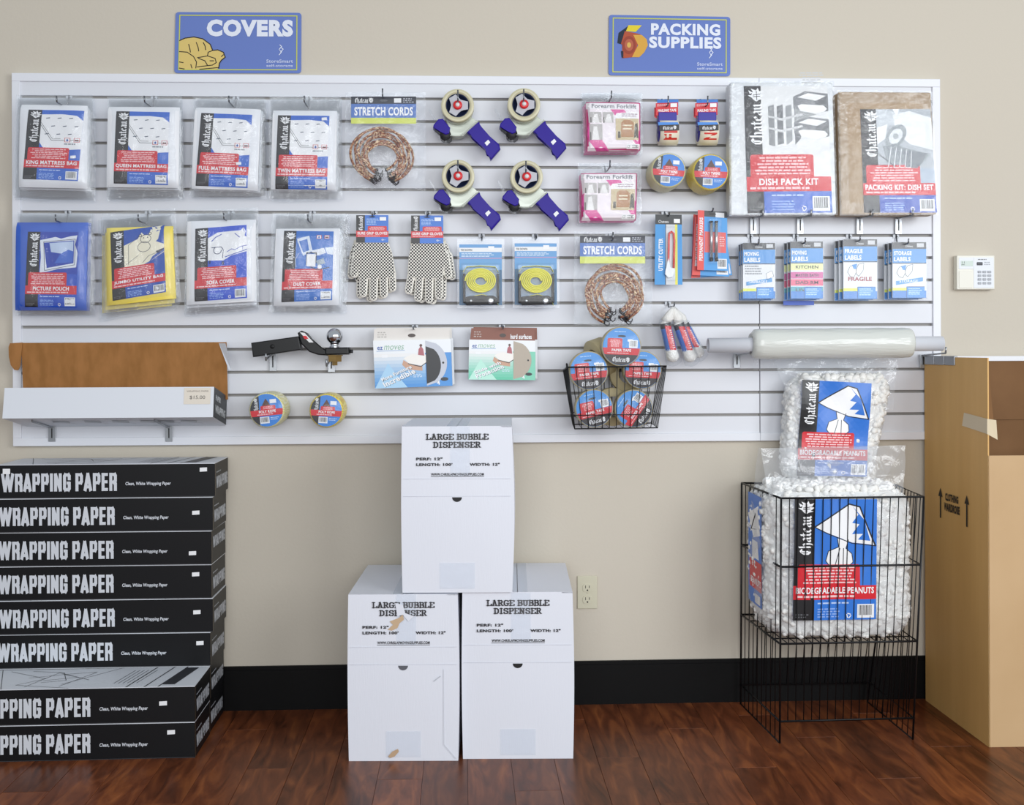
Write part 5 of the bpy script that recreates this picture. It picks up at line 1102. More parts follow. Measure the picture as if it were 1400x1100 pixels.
# ---------------------------------------------------------------- bubble dispenser cartons
def carton(cx, cy, cz, W, H, D, label, top=False, torn=False):
    rz = -YAW*(1 if not top else 1.0); t = thing('bubble_dispenser_box', label, 'carton', (cx, cy, cz), 'large bubble dispenser cartons', rotz=rz)
    BM = M('#e4e7f0', .45, bump=(55, .05), stretch=(6, 6, .5), name='white_corrugated'); b = MB()
    def side(u, v): return Vector((W-.0+(.012*sin(pi*v)**1.0*(.6+.4*sin(pi*u)) if top else .004*sin(pi*v)), u*D, H*v))
    def left(u, v): return Vector((-.003*sin(pi*v), D-u*D, H*v))
    def front(u, v): return Vector((u*(W)+(-.003*sin(pi*v))*(1-u)+((.007 if top else .004)*sin(pi*v))*u, -.003*sin(pi*u)*sin(pi*v), H*v))
    def side2(u, v): p = side(u, v); p.x = W+((.007 if top else .004)*sin(pi*v))*(1-u)+(p.x-W)*u*1.0; return p
    b.grid(front, 10, 12, BM, flip=True); b.grid(side2, 8, 12, BM, flip=True); b.grid(left, 8, 12, BM, flip=True); b.grid(lambda u, v: Vector((W-u*W, D, H*v)), 2, 2, BM, flip=True)
    b.add([(0,0,0),(W,0,0),(W,D,0),(0,D,0)], [(0,3,2,1)], BM); b.build('body', t, local=True)
    b = MB(); b.box((0, 0, H-.003), (W/2-.001, D, H), BM); b.build('top_flap', t, local=True); b = MB(); b.box((W/2+.001, 0, H-.003), (W, D, H+.0006), BM); b.build('top_flap', t, local=True)
    TP = clear('packing_tape', .06, .012, rough=.35); b = MB(); b.box((W*.5-.03, -.001, H+.0007), (W*.5+.03, D, H+.0012), TP); b.build('packing_tape', t, local=True); b = MB(); b.box((W*.34, -.0042, .012), (W*.66, -.0036, H*.18), TP); b.build('packing_tape', t, local=True); b = MB(); b.box((W*.44, -.0042, H*.70), (W*.62, -.0036, H), TP); b.build('packing_tape', t, local=True)
    mx = Matrix.Translation((cx, cy, cz)) @ Matrix.Rotation(rz, 4, 'Z'); q = [mx @ Vector(p) for p in ((0, -.0034, H), (W, -.0034, H), (W, -.0034, 0), (0, -.0034, 0))]
    pr = Print(q, rough=.5); K = '#2a2a2e'
    pr.strokes(SLAB, 'LARGE', (.22, .045, .475, .08), .2, K, 1); pr.strokes(SLAB, 'BUBBLE', (.5, .045, .79, .08), .2, K, 1); pr.strokes(SLAB, 'DISPENSER', (.285, .093, .72, .128), .2, K, 1)
    pr.text('PERF: 12"', (.13, .186, .37, .204), K, 1, bold=.05); pr.text("LENGTH: 100'", (.13, .22, .46, .238), K, 1, bold=.05); pr.text('WIDTH: 12"', (.615, .22, .89, .238), K, 1, bold=.05)
    pr.text('WWW.CHRISLAPMOVINGSUPPLIES.COM', (.265, .28, .745, .297), K, 1, bold=.03); pr.line([(.265,.302),(.745,.302)], .004, K, 1)
    pr.poly([(.5+.045*cos(k*pi/10), .426+.028*sin(k*pi/10)) for k in range(11)], '#5d5f66' if torn else '#0c0d0f', 1)  # half-moon cutout: dark inside of the hole painted flat
    pr.line([(.01,.315),(.99,.315)], .003, '#d2d5de', 0); pr.line([(.01,.42),(.99,.42)], .003, '#cbced8', 0)
    if torn:
        pr.poly([(.38,.16),(.46,.14),(.5,.12),(.51,.15),(.47,.17),(.45,.2),(.4,.215),(.36,.21),(.41,.18)], '#c9ad8c', 3); pr.poly([(.43,.05),(.5,.06),(.52,.11),(.6,.13),(.55,.16),(.5,.12),(.45,.13)], '#e4e7f0', 2)
        pr.poly([(.36,.97),(.4,.94),(.45,.925),(.46,.94),(.42,.97),(.38,.98)], '#bfa283', 3); pr.line([(.87,.45),(.87,.9),(.98,.985)], .006, '#d3d6de', 1); pr.line([(.78,.52),(.84,.49)], .01, '#c3c7cf', 1)
    pr.build('printed_front', t); return t
FLb = G(477, 1040); FRb = G(626.5, 1039.5); Wb = (FRb-FLb).length; Hb = CH-0
sc_ = 1542/((FLb-Vector((CX, -CD, 0))).dot(Vector((sin(YAW), cos(YAW), 0)))); Hb = (1040-812.5)/sc_
carton(FLb.x, FLb.y, .0, Wb, Hb, .455, 'white bubble dispenser carton on the floor with torn print, bottom left of three', torn=True)
R2 = G(633, 1037); R3 = G(783.5, 1035.5)
carton(R2.x, R2.y, .0, (R3-R2).length, Hb+.002, .45, 'white bubble dispenser carton on the floor, bottom right of three, beside the outlet')
d_ = ray(550.3, 810); tt = (Hb+.004-CH)/d_.z; T0 = Vector((CX+d_.x*tt, -CD+d_.y*tt, Hb+.004)); d_ = ray(700.5, 809.5); tt = (Hb+.004-CH)/d_.z; T1 = Vector((CX+d_.x*tt, -CD+d_.y*tt, Hb+.004))
carton(T0.x, T0.y, Hb+.004, (T1-T0).length, Hb, .40, 'white bubble dispenser carton on top of the other two', top=True)

# ---------------------------------------------------------------- wrapping paper boxes
WB, HB, DB = .668, .1035, .205
BKB = M('#0f1013', .45, spec=.3, name='black_printed_board'); WHB = M('#d9dde4', .45, name='white_printed_board')
def wrap_box(rightpx, toppy, z, yfr, rz, label, stk, upside=False, name='wrapping_paper_box', k_top=False):
    dr = P(rightpx, toppy, yfr); t = thing(name, label, 'carton', (dr.x-WB*cos(rz), yfr-WB*sin(rz), z), 'WRAPPING PAPER cartons in the stack', rotz=rz)
    b = MB(); c = .0015; b.add([(0,0,0),(WB,0,0),(WB,DB,0),(0,DB,0),(0,0,HB),(WB,0,HB),(WB,DB,HB),(0,DB,HB)], [(0,3,2,1),(0,1,5,4),(1,2,6,5),(2,3,7,6),(3,0,4,7)], BKB); b.build('carton_body', t, local=True)
    b = MB(); b.box((0, 0, HB), (WB, DB, HB+.0022), WHB); ld = b.build('lid', t, local=True)
    mx = Matrix.Translation(t.location) @ Matrix.Rotation(rz, 4, 'Z')
    fq = lambda *p: [mx @ Vector(v) for v in p]
    pr = Print(fq((0,0,HB),(WB,0,HB),(WB,0,0),(0,0,0)), rough=.45)
    pr.strokes(BLOCK, 'WRAPPING PAPER', (.014, .25, .549, .80), .26, '#d4d8df', 1)
    pr.text('Clean, White Wrapping Paper', (.585, .53, .795, .66), '#d4d8df', 1, bold=.03, shear=.012)
    if k_top: pr.rect(.022, .1, .056, .26, WHT, 3)
    if stk: u, v = stk; pr.poly([(u, v), (u+.034, v-.01), (u+.034, v+.11), (u, v+.12)], WHT, 3)
    pr.line([(0,.985),(1,.985)], .0025, '#3a3b3f', 1); pr.build('front_print', t)
    pr = Print(fq((WB,0,HB),(WB,DB,HB),(WB,DB,0),(WB,0,0)), rough=.45); pr.strokes(BLOCK, 'WRAPPING', (.1, .42, .95, .78) if not upside else (.1, .2, .95, .54), .26, '#b9bdc4', 1); pr.greek(.1, .25, .55, .33, 1, '#9a9ea5', 1); pr.line([(.02,.02),(.02,.98)], .012, '#8a7a66', 1); pr.build('end_print', t)
    pr = Print(fq((0,DB,HB+.0022),(WB,DB,HB+.0022),(WB,0,HB+.0022),(0,0,HB+.0022)), rough=.45); K = '#34363b'
    for p in ([(.05,0),(.16,1)], [(.1,.1),(.3,.5),(.2,.8),(.45,1)], [(.2,.1),(.35,.2),(.4,.6),(.3,.7)], [(.35,.3),(.5,.2),(.4,.9)], [(.4,.8),(.6,.0)], [(.22,.45),(.36,.3),(.44,.45),(.3,.6)], [(.25,.9),(.33,.2),(.5,.6)]): pr.line(p, .003, K, 1)
    for k, u in enumerate((.7, .78, .84)): pr.line([(u+.06, 0), (u-.0, 1)], .006, K, 1)
    pr.poly([(.9,.05),(.955,.05),(.905,.9),(.85,.9)], K, 1)
    for k in range(6): pr.line([(.62+.02*k+.05,.15),(.62+.02*k+.01,.8)], .004, '#7b7f86', 1)
    pr.build('lid_print', ld); return t
HP = HB+.0028
yR = -.232
spec = [(287.5, 5, .90, 'cutting'), (290.7, 4, .90), (289, 3, .905), (289, 2, .89), (290.7, 1, .9), (293.7, 0, .945)]
ord_ = ['sixth from the top', 'fifth from the top', 'fourth from the top', 'third from the top', 'second from the top', 'topmost of the stack']
rear = [(286, 0), (286.5, 1)]
# two at the back on the floor, two pulled forward, six above
for k, nm in ((0, 'bottom'), (1, 'second from the floor')): wrap_box(286+k, 950, k*HP, yR+.002, 0, 'black WRAPPING PAPER carton, '+nm+', in the rear column behind the protruding ones', None)
stks = [(.935, .25), (.91, .34), (.91, .22), (.895, .6), (.905, .4), (.93, .12)]
rxs = [287.5, 290.7, 289, 289, 290.7, 293.7]
for k in range(6): wrap_box(rxs[k], 640+45*(5-k), (k+2)*HP, yR+.0015*((k*7) % 3), R((-.3, .2, 0, -.2, .3, .4)[k]), 'black WRAPPING PAPER carton, '+ord_[k]+(' with white line-art lid' if k == 5 else ' in the stack'), stks[k], upside=(k == 3), k_top=(k == 5))
yF = yR-DB-.006
wrap_box(266.3, 1000, 0, yF, R(.5), 'black WRAPPING PAPER carton pulled forward on the floor', (.88, .2))
wrap_box(266.3, 950, HP, yF, R(.5), 'black WRAPPING PAPER carton pulled forward with its white lid showing', (.845, .4))

# ---------------------------------------------------------------- wire bin with bags of packing peanuts
fl = G(1066, 1015.5); fr_ = G(1248, 1010.5)
yFl = fl.y; yBk = -.035
t = thing('wire_bin', 'black wire dump bin on the floor holding the large peanut bag', 'wire bin', (fl.x, yFl, 0)); WR = M('#141518', .35, .3, name='black_coated_wire')
bl = P(1012.7, 955, yBk); bl.z = 0; br2 = P(1186, 955, yBk); br2.z = 0
ftl, ftr = P(1068, 681, yFl), P(1263, 678.8, fr_.y); btl, btr = P(1014, 660, yBk), P(1226, 663, yBk-.02)
base = [fl, fr_, br2, bl]; top = [ftl, ftr, btr, btl]
def ringp(f): return [base[i].lerp(top[i], f) for i in range(4)]
zt = ftl.z
def fz(z): return z/zt
for f, nm in ((1, 'top_rail'), (fz(P(1068, 774.7, yFl).z), 'middle_rail'), (fz(P(1067, 880, yFl).z), 'shelf_rail'), (fz(P(1065, 986, yFl).z), 'lower_rail')):
    p = ringp(f); b = MB(); b.tube(p+[p[0]], .0033, WR, 7); b.build(nm, t)
for sd, n in ((0, 17), (1, 9), (2, 17), (3, 9)):
    for k in range(n):
        f = k/n; a = base[sd].lerp(base[(sd+1) % 4], f); c = top[sd].lerp(top[(sd+1) % 4], f)
        z0_ = fz(P(1065, 986, yFl).z) if sd in (0, 2) and k else 0
        b = MB(); b.tube([a.lerp(c, z0_), c], .0032 if k == 0 else .0016, WR, 6 if k == 0 else 5); b.build('corner_post' if k == 0 else 'upright_wire', t)
for sd in (1, 3): b = MB(); b.tube([base[sd], base[(sd+1) % 4]], .0026, WR, 6); b.build('foot_rail', t)
sh = ringp(fz(P(1067, 880, yFl).z)); b = MB()
for k in range(1, 17): b.tube([sh[0].lerp(sh[1], k/17), sh[3].lerp(sh[2], k/17)], .0016, WR, 5)
for k in range(1, 5): b.tube([sh[0].lerp(sh[3], k/5)-Vector((0, 0, .003)), sh[1].lerp(sh[2], k/5)-Vector((0, 0, .003))], .0022, WR, 5)
b.build('shelf_grid', t)
for L_ in ([(1040, 676), (1027, 722), (1052, 727), (1040, 676)], [(1226, 672), (1236, 705), (1242, 728)]):
    b = MB(); yy = (yFl+yBk)/2; b.tube([P(a, d, yy) for a, d in L_], .0018, WR, 5); b.build('latch_wire', t)
PEA = M('#f3f2ee', .8, bump=(60, .2), name='foam_peanut')
def peanuts(c, hx, hy, hz, n, parent, seed, shape, nfill):
    rnd = random.Random(seed); mb = MB(); prof = [(-1, .02), (-.75, .42), (-.3, .5), (.3, .48), (.75, .42), (1, .02)]
    for i in range(n):
        u, v = rnd.uniform(-1, 1), rnd.uniform(-1, 1); k = rnd.random()
        p = shape(u, v, k)
        if p is None: continue
        ax = Vector((rnd.uniform(-1, 1), rnd.uniform(-.6, .6), rnd.uniform(-1, 1))); L = rnd.uniform(.014, .019)
        mb.lathe(p, ax, [(d*L, r*L*1.25) for d, r in prof], PEA, 6)
    return mb.build('packing_peanuts', parent, kind='stuff')
def bag_shape(cx, cy, z0, z1, hx, hy, bulge=.06, topnarrow=.0):
    def sh_(a, v):   # a angle, v 0..1 height
        ex = 5; c_, s_ = cos(a), sin(a); r = (abs(c_)**ex+abs(s_)**ex)**(-1/ex)
        k = 1-topnarrow*v; e = min(1, v*7)**.5*.14+.86; e2 = 1-.5*max(0, (v-.9)/.1)**2*.35
        wob = 1+.03*noise.noise(Vector((a*2, v*5, cx)))
        return Vector((cx+hx*r*c_*k*e*e2*wob, cy+hy*r*s_*k*e*e2*wob, z0+(z1-z0)*v))
    return sh_
def peanut_bag(sh_, zc, label, labelq, parent_name, seed, n, sideq=None, tilt=None, clr=None, N=40, surf=None):
    t = thing('peanut_bag', label, 'peanut bag', sh_(0, 0)*.5+sh_(pi, 0)*.5, 'bags of packing peanuts')
    b = MB(); b.grid(lambda u, v: sh_(-u*2*pi, v), 48, 24, PEA)
    top_ = sum((sh_(2*pi*k/24, 1) for k in range(24)), Vector())/24; b.add([sh_(2*pi*k/24, 1) for k in range(24)]+[top_+Vector((0, 0, .02))], [(k, (k+1) % 24, 24) for k in range(24)], PEA, True)
    bot = sum((sh_(2*pi*k/24, 0) for k in range(24)), Vector())/24; b.add([sh_(2*pi*k/24, 0) for k in range(24)]+[bot], [((k+1) % 24, k, 24) for k in range(24)], PEA, True); b.build('filling', t)
    rnd = random.Random(seed); ctr0 = (sh_(0, .5)+sh_(pi, .5))/2
    def shape(u, v, k):
        if k < .12: return top_.lerp(sh_(u*pi, 1), rnd.random()**.5)+Vector((0, 0, .008))
        p_ = sh_(pi*(1+u*1.0), (v+1)/2); return p_+(Vector((ctr0.x, ctr0.y, p_.z))-p_).normalized()*.004
    peanuts(None, 0, 0, 0, n, t, seed, shape, 0)
    b = MB(); ctr = (sh_(0, .5)+sh_(pi, .5))/2
    def o(u, v):
        p = sh_(-u*2*pi, v); d = p-Vector((ctr.x, ctr.y, p.z)); k = abs(noise.noise(Vector((p.x*25, p.z*20, p.y*20+seed)))); return p+d.normalized()*(.008+.008*k)
    b.grid(o, 60, 40, clr or clear('peanut_bag_film', .2, .05, rough=.12)); b.build('plastic_bag', t)
    return t
# lower bag
shz = sh[0].z; yc = (yFl+yBk)/2-.0; cl = P(1031, 760, yc+.0); cr = P(1224, 760, yc)
hx = (cr.x-cl.x)/2*.97; hy = abs(yBk-yFl)/2*.86; bx = (cl.x+cr.x)/2+.008; s1 = bag_shape(bx, yc, shz+.012, P(1100, 668, yc-.05).z, hx, hy)
bagl = peanut_bag(s1, 0, 'large bag of BIODEGRADABLE PEANUTS standing inside the wire bin', None, '', 5, 1900)
yl = yc-hy-.019
lq = [(1086.4,682),(1199,682),(1197.4,846),(1084,848)]
pr = Print(pq(lq, yl), lambda x, z: yl-.003*sin(x*40)*sin(z*18)); chateau_label(pr, 'BIODEGRADABLE PEANUTS', art_lamp, blue='#2b74d2', seed=21, picfrac=.58); pr.build('printed_label', bagl)
xs = bx-hx-.010; pr = Print([Vector((xs, yc+.09, P(1030, 676, yc).z)), Vector((xs, yc-.075, P(1030, 676, yc).z)), Vector((xs, yc-.075, P(1030, 826, yc).z)), Vector((xs, yc+.09, P(1030, 826, yc).z))])
pr.rect(0, 0, 1, 1, '#2b74d2', 1); pr.poly([(0,.2),(.7,.1),(.9,.35),(.4,.4)], WHT, 2); pr.poly([(.3,.42),(.7,.42),(.8,.58),(.3,.58)], WHT, 2); pr.rect(.1, .6, 1, .86, RED, 3); pr.text('PEANUTS', (.2, .76, .95, .82), WHT, 4, bold=.03); pr.rect(.5, .9, .9, .98, '#e8e8ea', 3); pr.build('side_label', bagl)
b = MB(); yy = yc-.06; tq = [P(1038.6, 612, yy), P(1237, 609, yy), P(1222, 680, yy), P(1044, 680, yy)]
def flap(off, s):
    def f(u, v):
        p = tq[0].lerp(tq[1], u).lerp(tq[3].lerp(tq[2], u), v); return Vector((p.x, yy+off*v+s+.010*noise.noise(Vector((u*7, v*5, s*50)))+.006*abs(noise.noise(Vector((u*22, v*18, s*9)))), p.z+.006*noise.noise(Vector((u*6, s*40, 1)))*(1-v)))
    return f
b.grid(flap(-.06, -.012), 40, 18, HAZY if False else clear('bag_top_film', .16, .06, rough=.12)); b.grid(flap(.12, .012), 30, 14, clear('bag_top_film')); b.build('empty_bag_top', bagl)
# upper bag, leaning back on the lower one against the slatwall
z0 = P(1140, 648, -.1).z; z1 = P(1140, 519, -.1).z
cu = (P(1076, 580, -.1).x+P(1208, 580, -.1).x)/2; hu = (P(1208, 580, -.1).x-P(1076, 580, -.1).x)/2
s0 = bag_shape(cu, -.1, z0, z1, hu, .055)
def s2(a, v): p = s0(a, v); p.x = cu+(p.x-cu)*(.88+.12*v)+(.048*v-.036); p.y += .014*v-.005; return p
bagu = peanut_bag(s2, 0, 'smaller bag of peanuts with lamp picture, leaning on slatwall above the bin', None, '', 9, 950)
yl2 = -.1-.055-.016; lq = [(1098,519),(1193,524),(1184,651),(1089,650)]
pr = Print(pq(lq, yl2), lambda x, z: yl2-.006*sin(x*34+1)*sin(z*26)+.02*max(0, z-z0)/(z1-z0)*.5, eps=.0003); chateau_label(pr, 'BIODEGRADABLE PEANUTS', art_lamp, blue='#2b74d2', seed=22, picfrac=.58); pr.build('printed_label', bagu)
b = MB(); tq2 = [P(1058, 492, -.1), P(1228, 490, -.1), P(1215, 560, -.1), P(1076, 545, -.1)]
def fl2(u, v):
    p = tq2[0].lerp(tq2[1], u).lerp(tq2[3].lerp(tq2[2], u), v); return Vector((p.x, -.09-.05*v+.012*noise.noise(Vector((u*8, v*6, 3)))+.005*abs(noise.noise(Vector((u*24, v*20, 7)))), p.z))
b.grid(fl2, 40, 18, clear('bag_top_film')); b.build('empty_bag_top', bagu)

# ---------------------------------------------------------------- wardrobe carton
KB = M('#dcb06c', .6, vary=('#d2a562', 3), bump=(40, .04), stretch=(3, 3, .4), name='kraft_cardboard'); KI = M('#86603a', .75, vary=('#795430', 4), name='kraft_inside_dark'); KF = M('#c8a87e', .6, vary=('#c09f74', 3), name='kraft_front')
f0 = G(1352, 1021); b0 = P(1265.5, 955, -.03); b0.z = 0; HW = P(1266, 487.5, -.03).z; HF = P(1376, 622.5, f0.y).z
dirv = (f0-b0); right = Vector((-dirv.y, dirv.x, 0)).normalized(); right = Vector((abs(right.x), right.y, 0)); right = Vector((1, -.015, 0)).normalized(); WW = .56
t = thing('wardrobe_box', 'tall brown CLOTHING WARDROBE carton at the right edge', 'wardrobe box', (b0.x, f0.y, 0)); th = .004
def slab(p0, p1, z0_, z1_, off, mo, mi, name, label=None):   # vertical panel p0->p1, thickness towards off
    b = MB(); o = off.normalized()*th; v = [Vector((p0.x, p0.y, z0_)), Vector((p1.x, p1.y, z0_)), Vector((p1.x, p1.y, z1_)), Vector((p0.x, p0.y, z1_))]; w2 = [q_+o for q_ in v]
    b.add(v, [(0, 1, 2, 3)], mo); b.add(w2, [(3, 2, 1, 0)], mi); b.add(v+w2, [(0,4,5,1),(1,5,6,2),(2,6,7,3),(3,7,4,0)], mo); return b.build(name, t, label=label)
f1 = f0+right*WW; b1 = b0+right*WW
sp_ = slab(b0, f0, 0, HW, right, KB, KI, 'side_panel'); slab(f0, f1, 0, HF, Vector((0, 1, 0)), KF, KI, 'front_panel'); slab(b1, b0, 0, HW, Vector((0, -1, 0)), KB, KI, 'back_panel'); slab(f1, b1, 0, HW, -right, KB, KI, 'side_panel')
b = MB(); b.add([b0+Vector((0,0,.002)), f0+Vector((0,0,.002)), f1+Vector((0,0,.002)), b1+Vector((0,0,.002))], [(0, 1, 2, 3)], KI); b.build('bottom', t)
# narrow flap at the front edge above the opening, creased inside band, tape
fz1 = HW-.004; e = f0+Vector((0, -.001, 0)); a = f0+right*.004
b = MB(); v = [Vector((f0.x, f0.y, fz1)), Vector((f0.x+.006, f0.y+.03, fz1)), Vector((f0.x+.026, f0.y+.012, P(1360, 585, f0.y).z)), Vector((f0.x+.002, f0.y, P(1352, 570, f0.y).z))]; o = Vector((.001, .003, 0)); b.add(v+[q_+o for q_ in v], [(0,3,2,1),(4,5,6,7),(0,1,5,4),(1,2,6,5),(2,3,7,6),(3,0,4,7)], KI); b.build('front_flap', t)
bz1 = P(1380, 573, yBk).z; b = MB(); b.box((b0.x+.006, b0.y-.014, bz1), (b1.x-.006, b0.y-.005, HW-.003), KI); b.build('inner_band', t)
TPc = M('#d8c8a8', .3, name='tan_tape')
b = MB(); zt0 = P(1376, 493, yBk).z; zt1 = P(1376, 486.5, yBk).z; b.box((b0.x+.012, b0.y-.018, zt0), (b1.x, b0.y+.004, zt1), M('#eef0f4', .5)); b.build('rear_flap', t, label='folded rear flap edge, lit top painted white')  # white colour stands for light on the flap's upper face
n_ = Vector((-(f0-b0).y, (f0-b0).x, 0)).normalized(); n_ = n_ if n_.x < 0 else -n_
def sp(f, z): p = b0.lerp(f0, f); return Vector((p.x, p.y, z))+n_*.0015
b = MB(); tz = P(1335, 575, -.3).z
b.add([sp(.66, tz+.028), sp(1.0, tz+.018), sp(1.0, tz-.028), sp(.63, tz-.014)], [(0, 1, 2, 3)], TPc); b.add([sp(1.0, tz+.018), sp(1.0, tz+.018)+Vector((.026, -.004, -.004)), sp(1.0, tz-.045)+Vector((.03, -.004, 0)), sp(1.0, tz-.028)], [(0, 1, 2, 3)], TPc); b.build('tape_strip', t)
z_ = P(1305, 700, -.2).z
pr = Print([sp(.0, HW), sp(1, HW), sp(1, 0), sp(0, 0)], rough=.6, eps=.0003); K = '#231d18'
vt = lambda px, py: None
pr.text('CLOTHING', (.36, .378, .57, .399), K, 1, bold=.05); pr.text('WARDROBE', (.34, .405, .59, .428), K, 1, bold=.05)
for u, dv in ((.28, 0), (.70, .0)):
    pr.line([(u, .385), (u, .45)], .02, K, 1); pr.poly([(u-.035,.392),(u,.368),(u+.035,.392)], K, 1)
pr.build('side_print', sp_)
# grey metal hanger bar hooked over the rear top edge
b = MB(); MG = M('#9a9ea4', .4, .6)
for k in range(3):
    p = b0.lerp(f0, .02+.17*k); q2 = b0.lerp(f0, .02+.17*k+.16); b.cbox((0, 0, 0), ((q2-p).length, .012, .03), .002, MG, Matrix.Translation((p.x-.004, p.y, HW-.026)) @ Matrix.Rotation(math.atan2((f0-b0).y, (f0-b0).x), 4, 'Z'))
o_ = b.build('hanger_bar', None); tag(o_, 'grey metal hanger bar clipped over the rear top edge of the wardrobe carton', 'hanger bar')

# ---------------------------------------------------------------- wall signs, keypad, outlet
SB = '#6a80c2'
def sign(quad, label, fn):
    q = pq(quad, -.006); t = thing('wall_sign', label, 'sign', q[3].lerp(q[2], .5), 'blue department signs'); W = (q[1]-q[0]).length; H = (q[3]-q[0]).length
    pr0 = Print([v for v in q]); pts = []
    for cu, cv, a0 in ((.975, .05, -pi/2), (.975, .95, 0), (.025, .95, pi/2), (.025, .05, pi)):
        for k in range(5): an = a0+k*pi/8; pts.append((cu+.025*cos(an), cv+.05*sin(an)))
    P3 = [q[0].lerp(q[1], u).lerp(q[3].lerp(q[2], u), v) for u, v in pts]; b = MB(); b.prism([(p.x, p.z) for p in P3], -.0055, -.0005, M(SB, .16, name='sign_acrylic'), .0008); pl = b.build('panel', t)
    pr = Print(q, rough=.16); pr.line([(.035,.055),(.965,.055),(.965,.945),(.035,.945)], .008, '#c9cf58', 1, closed=True); fn(pr)
    pr.text('StoreSmart', (.725, .775, .935, .83), '#c9d3ee', 2, bold=.02); pr.text('self-storage', (.725, .855, .935, .91), '#c9d3ee', 2, bold=.02)
    for k in range(3): pr.line([(.825+.012*(k % 2), .68-.045*k+.02), (.845+.012*(k % 2), .65-.045*k), (.83+.012*(k % 2), .625-.045*k)], .006, '#dfe6f6', 2)
    pr.build('sign_print', t)
def covers(pr):
    pr.text('COVERS', (.25, .12, .935, .4), '#e6ebf6', 2, bold=.06); C = '#dcc274'; K = '#2c2620'
    b_ = [(.038,.47),(.08,.43),(.15,.41),(.22,.44),(.28,.53),(.30,.63),(.34,.62),(.385,.66),(.40,.74),(.37,.79),(.355,.84),(.35,.92),(.33,.94),(.038,.94)]
    pr.poly(b_, C, 2); pr.line(b_[:-2], .008, K, 3)
    for p in ([(.11,.53),(.12,.6),(.125,.66)], [(.17,.5),(.185,.58),(.19,.64)], [(.225,.5),(.24,.56),(.245,.62)], [(.038,.65),(.1,.66),(.15,.73),(.175,.82),(.17,.92)], [(.18,.75),(.26,.72),(.32,.76),(.33,.83),(.3,.87),(.18,.9)], [(.19,.76),(.24,.8),(.26,.87)], [(.3,.63),(.265,.66),(.26,.72)], [(.37,.73),(.385,.7)], [(.04,.92),(.08,.935)], [(.2,.94),(.3,.92),(.35,.91)], [(.13,.86),(.14,.92)], [(.28,.8),(.31,.8)], [(.04,.82),(.07,.83)]): pr.line(p, .007, K, 3)
def packing(pr):
    pr.text('PACKING', (.345, .13, .915, .325), '#e6ebf6', 2, bold=.045); pr.text('SUPPLIES', (.33, .35, .925, .545), '#e6ebf6', 2, bold=.045); K = '#26303f'
    pr.poly([(.16,.17),(.27,.17),(.22,.28),(.14,.27)], '#e3cf3a', 3); pr.poly([(.16,.18),(.08,.3),(.07,.47),(.11,.49),(.14,.27)], K, 2); pr.poly([(.13,.27),(.22,.3),(.26,.32),(.22,.6),(.2,.7),(.11,.72),(.11,.5),(.1,.48)], '#b2553a', 3)
    pr.poly([(.2,.33),(.27,.33),(.31,.4),(.32,.5),(.29,.62),(.25,.7),(.19,.7),(.24,.5)], '#d9a648', 4); pr.circ(.165, .5, .055, '#9a4636', 5, ry=.15); pr.circ(.165, .5, .036, '#b7644a', 6, ry=.1); pr.circ(.165, .5, .016, '#d9b25c', 7, ry=.045); pr.poly([(.1,.6),(.12,.6),(.12,.72),(.105,.7)], K, 4)
sign([(240,16.2),(412,17.3),(411.7,100),(238,99.8)], 'blue COVERS sign with yellow armchair drawing, above the mattress bags', covers)
sign([(832.6,20),(998.6,22.9),(998.6,104),(832,102.7)], 'blue PACKING SUPPLIES sign with tape roll drawing', packing)

q = pq([(1308.4, 349), (1360, 349.5), (1360, 395.5), (1308.4, 395)], -.03); x0, x1, z0, z1 = bounds(q)
t = thing('alarm_keypad', 'cream wall keypad with small display, right of the slatwall', 'keypad', ((x0+x1)/2, -.001, z0)); CR = M('#e8e6da', .4)
b = MB(); b.cbox((x0, -.03, z0), (x1, -.001, z1), .0025, CR); b.build('housing', t)
def lq_(u0, v0, u1, v1): return x0+(x1-x0)*u0, z1-(z1-z0)*v0, x0+(x1-x0)*u1, z1-(z1-z0)*v1
a_, c_, d2, e2 = lq_(.44, .06, .97, .96); b = MB(); b.cbox((a_, -.0312, e2), (d2, -.0295, c_), .0006, M('#dfe3e9', .35)); b.build('key_panel', t)
a_, c_, d2, e2 = lq_(.05, .06, .44, .4); b = MB(); b.cbox((a_, -.0311, e2), (d2, -.0295, c_), .0006, M('#dfe3e9', .35)); b.build('display_bezel', t)
a_, c_, d2, e2 = lq_(.1, .16, .42, .32); b = MB(); b.box((a_, -.0316, e2), (d2, -.031, c_), M('#b4c4ba', .2)); dsp = b.build('display', t)
pr = Print([Vector((a_, -.0317, c_)), Vector((d2, -.0317, c_)), Vector((d2, -.0317, e2)), Vector((a_, -.0317, e2))]); pr.text('11', (.1, .1, .3, .5), '#4a5a55', 1); pr.greek(.05, .6, .4, .85, 1, '#4a5a55', 1); pr.build('display_text', dsp)
a_, c_, d2, e2 = lq_(.05, .45, .4, .96); b = MB(); b.cbox((a_, -.032, e2), (d2, -.0295, c_), .001, CR); b.build('door', t)
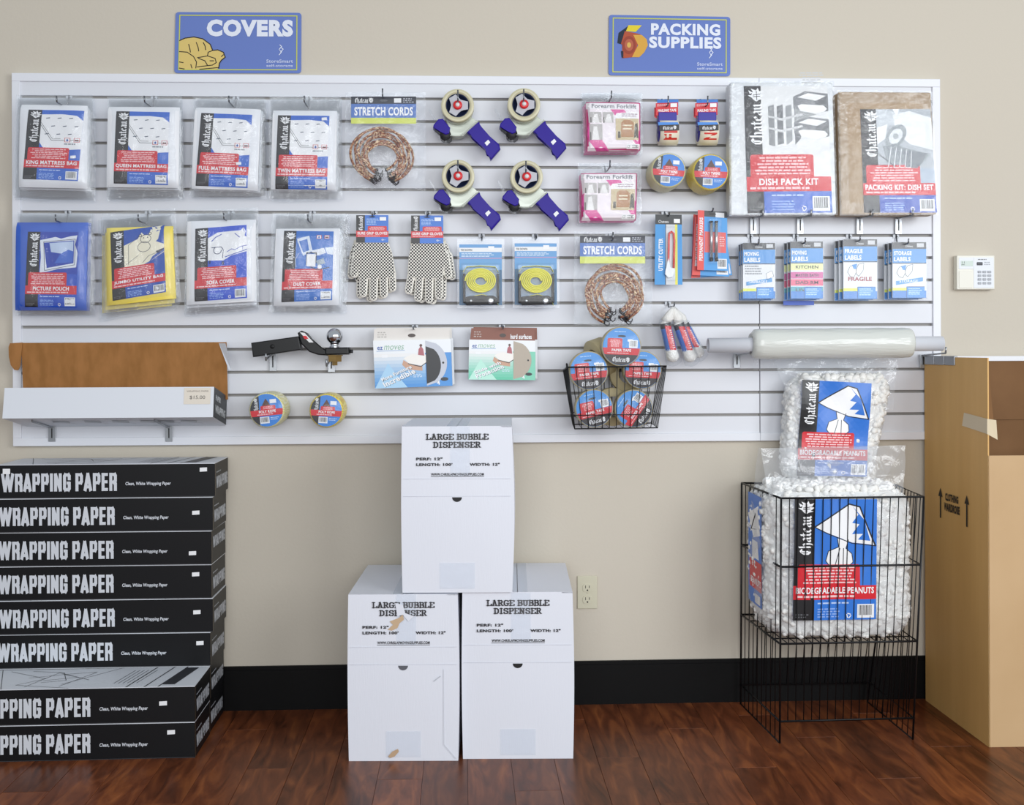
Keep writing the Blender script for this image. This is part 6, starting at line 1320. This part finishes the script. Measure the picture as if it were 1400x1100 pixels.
a_, c_, d2, e2 = lq_(.52, .2, .67, .29); b = MB(); b.cbox((a_, -.0345, e2), (d2, -.031, c_), .0016, M('#3a3d44', .4)); b.build('button', t)
for i in range(4):
    for j in range(3):
        a_, c_, d2, e2 = lq_(.545+.13*j, .45+.11*i, .635+.13*j, .52+.11*i); b = MB(); b.cbox((a_, -.034, e2), (d2, -.031, c_), .0009, M('#aeb2b8', .5)); b.build('key', t)
pr = Print([Vector((x0, -.0313, z1)), Vector((x1, -.0313, z1)), Vector((x1, -.0313, z0)), Vector((x0, -.0313, z0))]); pr.greek(.55, .1, .85, .15, 1, '#5f6166', 1); pr.greek(.72, .18, .88, .3, 2, '#9aa0a6', 1); pr.build('panel_print', t)

q = pq([(789.5, 787.5), (816.5, 787), (816.5, 831.5), (789.5, 832)], -.005); x0, x1, z0, z1 = bounds(q)
t = thing('power_outlet', 'ivory duplex wall outlet right of the white cartons', 'outlet', ((x0+x1)/2, -.001, z0)); IV = M('#cfcbb4', .35); DK = M('#24221e', .6)
b = MB(); b.cbox((x0, -.006, z0), (x1, -.0005, z1), .0018, IV); b.build('cover_plate', t)
for v in (.36, .72):
    cz = z1-(z1-z0)*v; cx = (x0+x1)/2; r_ = .0165
    b = MB(); b.prism([(cx+max(-r_*.95, min(r_*.95, r_*1.05*cos(2*pi*k/24))), cz+max(-r_*.78, min(r_*.78, r_*sin(2*pi*k/24)))) for k in range(24)], -.0082, -.0055, IV, .0005); s_ = b.build('socket', t)
    b = MB(); b.box((cx-.0075, -.0086, cz-.001), (cx-.0055, -.0081, cz+.0085), DK); b.box((cx+.0055, -.0086, cz), (cx+.0075, -.0081, cz+.008), DK); b.lathe((cx, -.0081, cz-.0075), (0, -1, 0), [(0, .0028), (.0005, .0028), (.0005, .0001)], DK, 10); b.build('slots', s_)
b = MB(); b.lathe(((x0+x1)/2, -.0059, (z0+z1)/2-.001), (0, -1, 0), [(0, .003), (.0008, .0028), (.001, .0001)], IV, 12); b.build('screw', t)
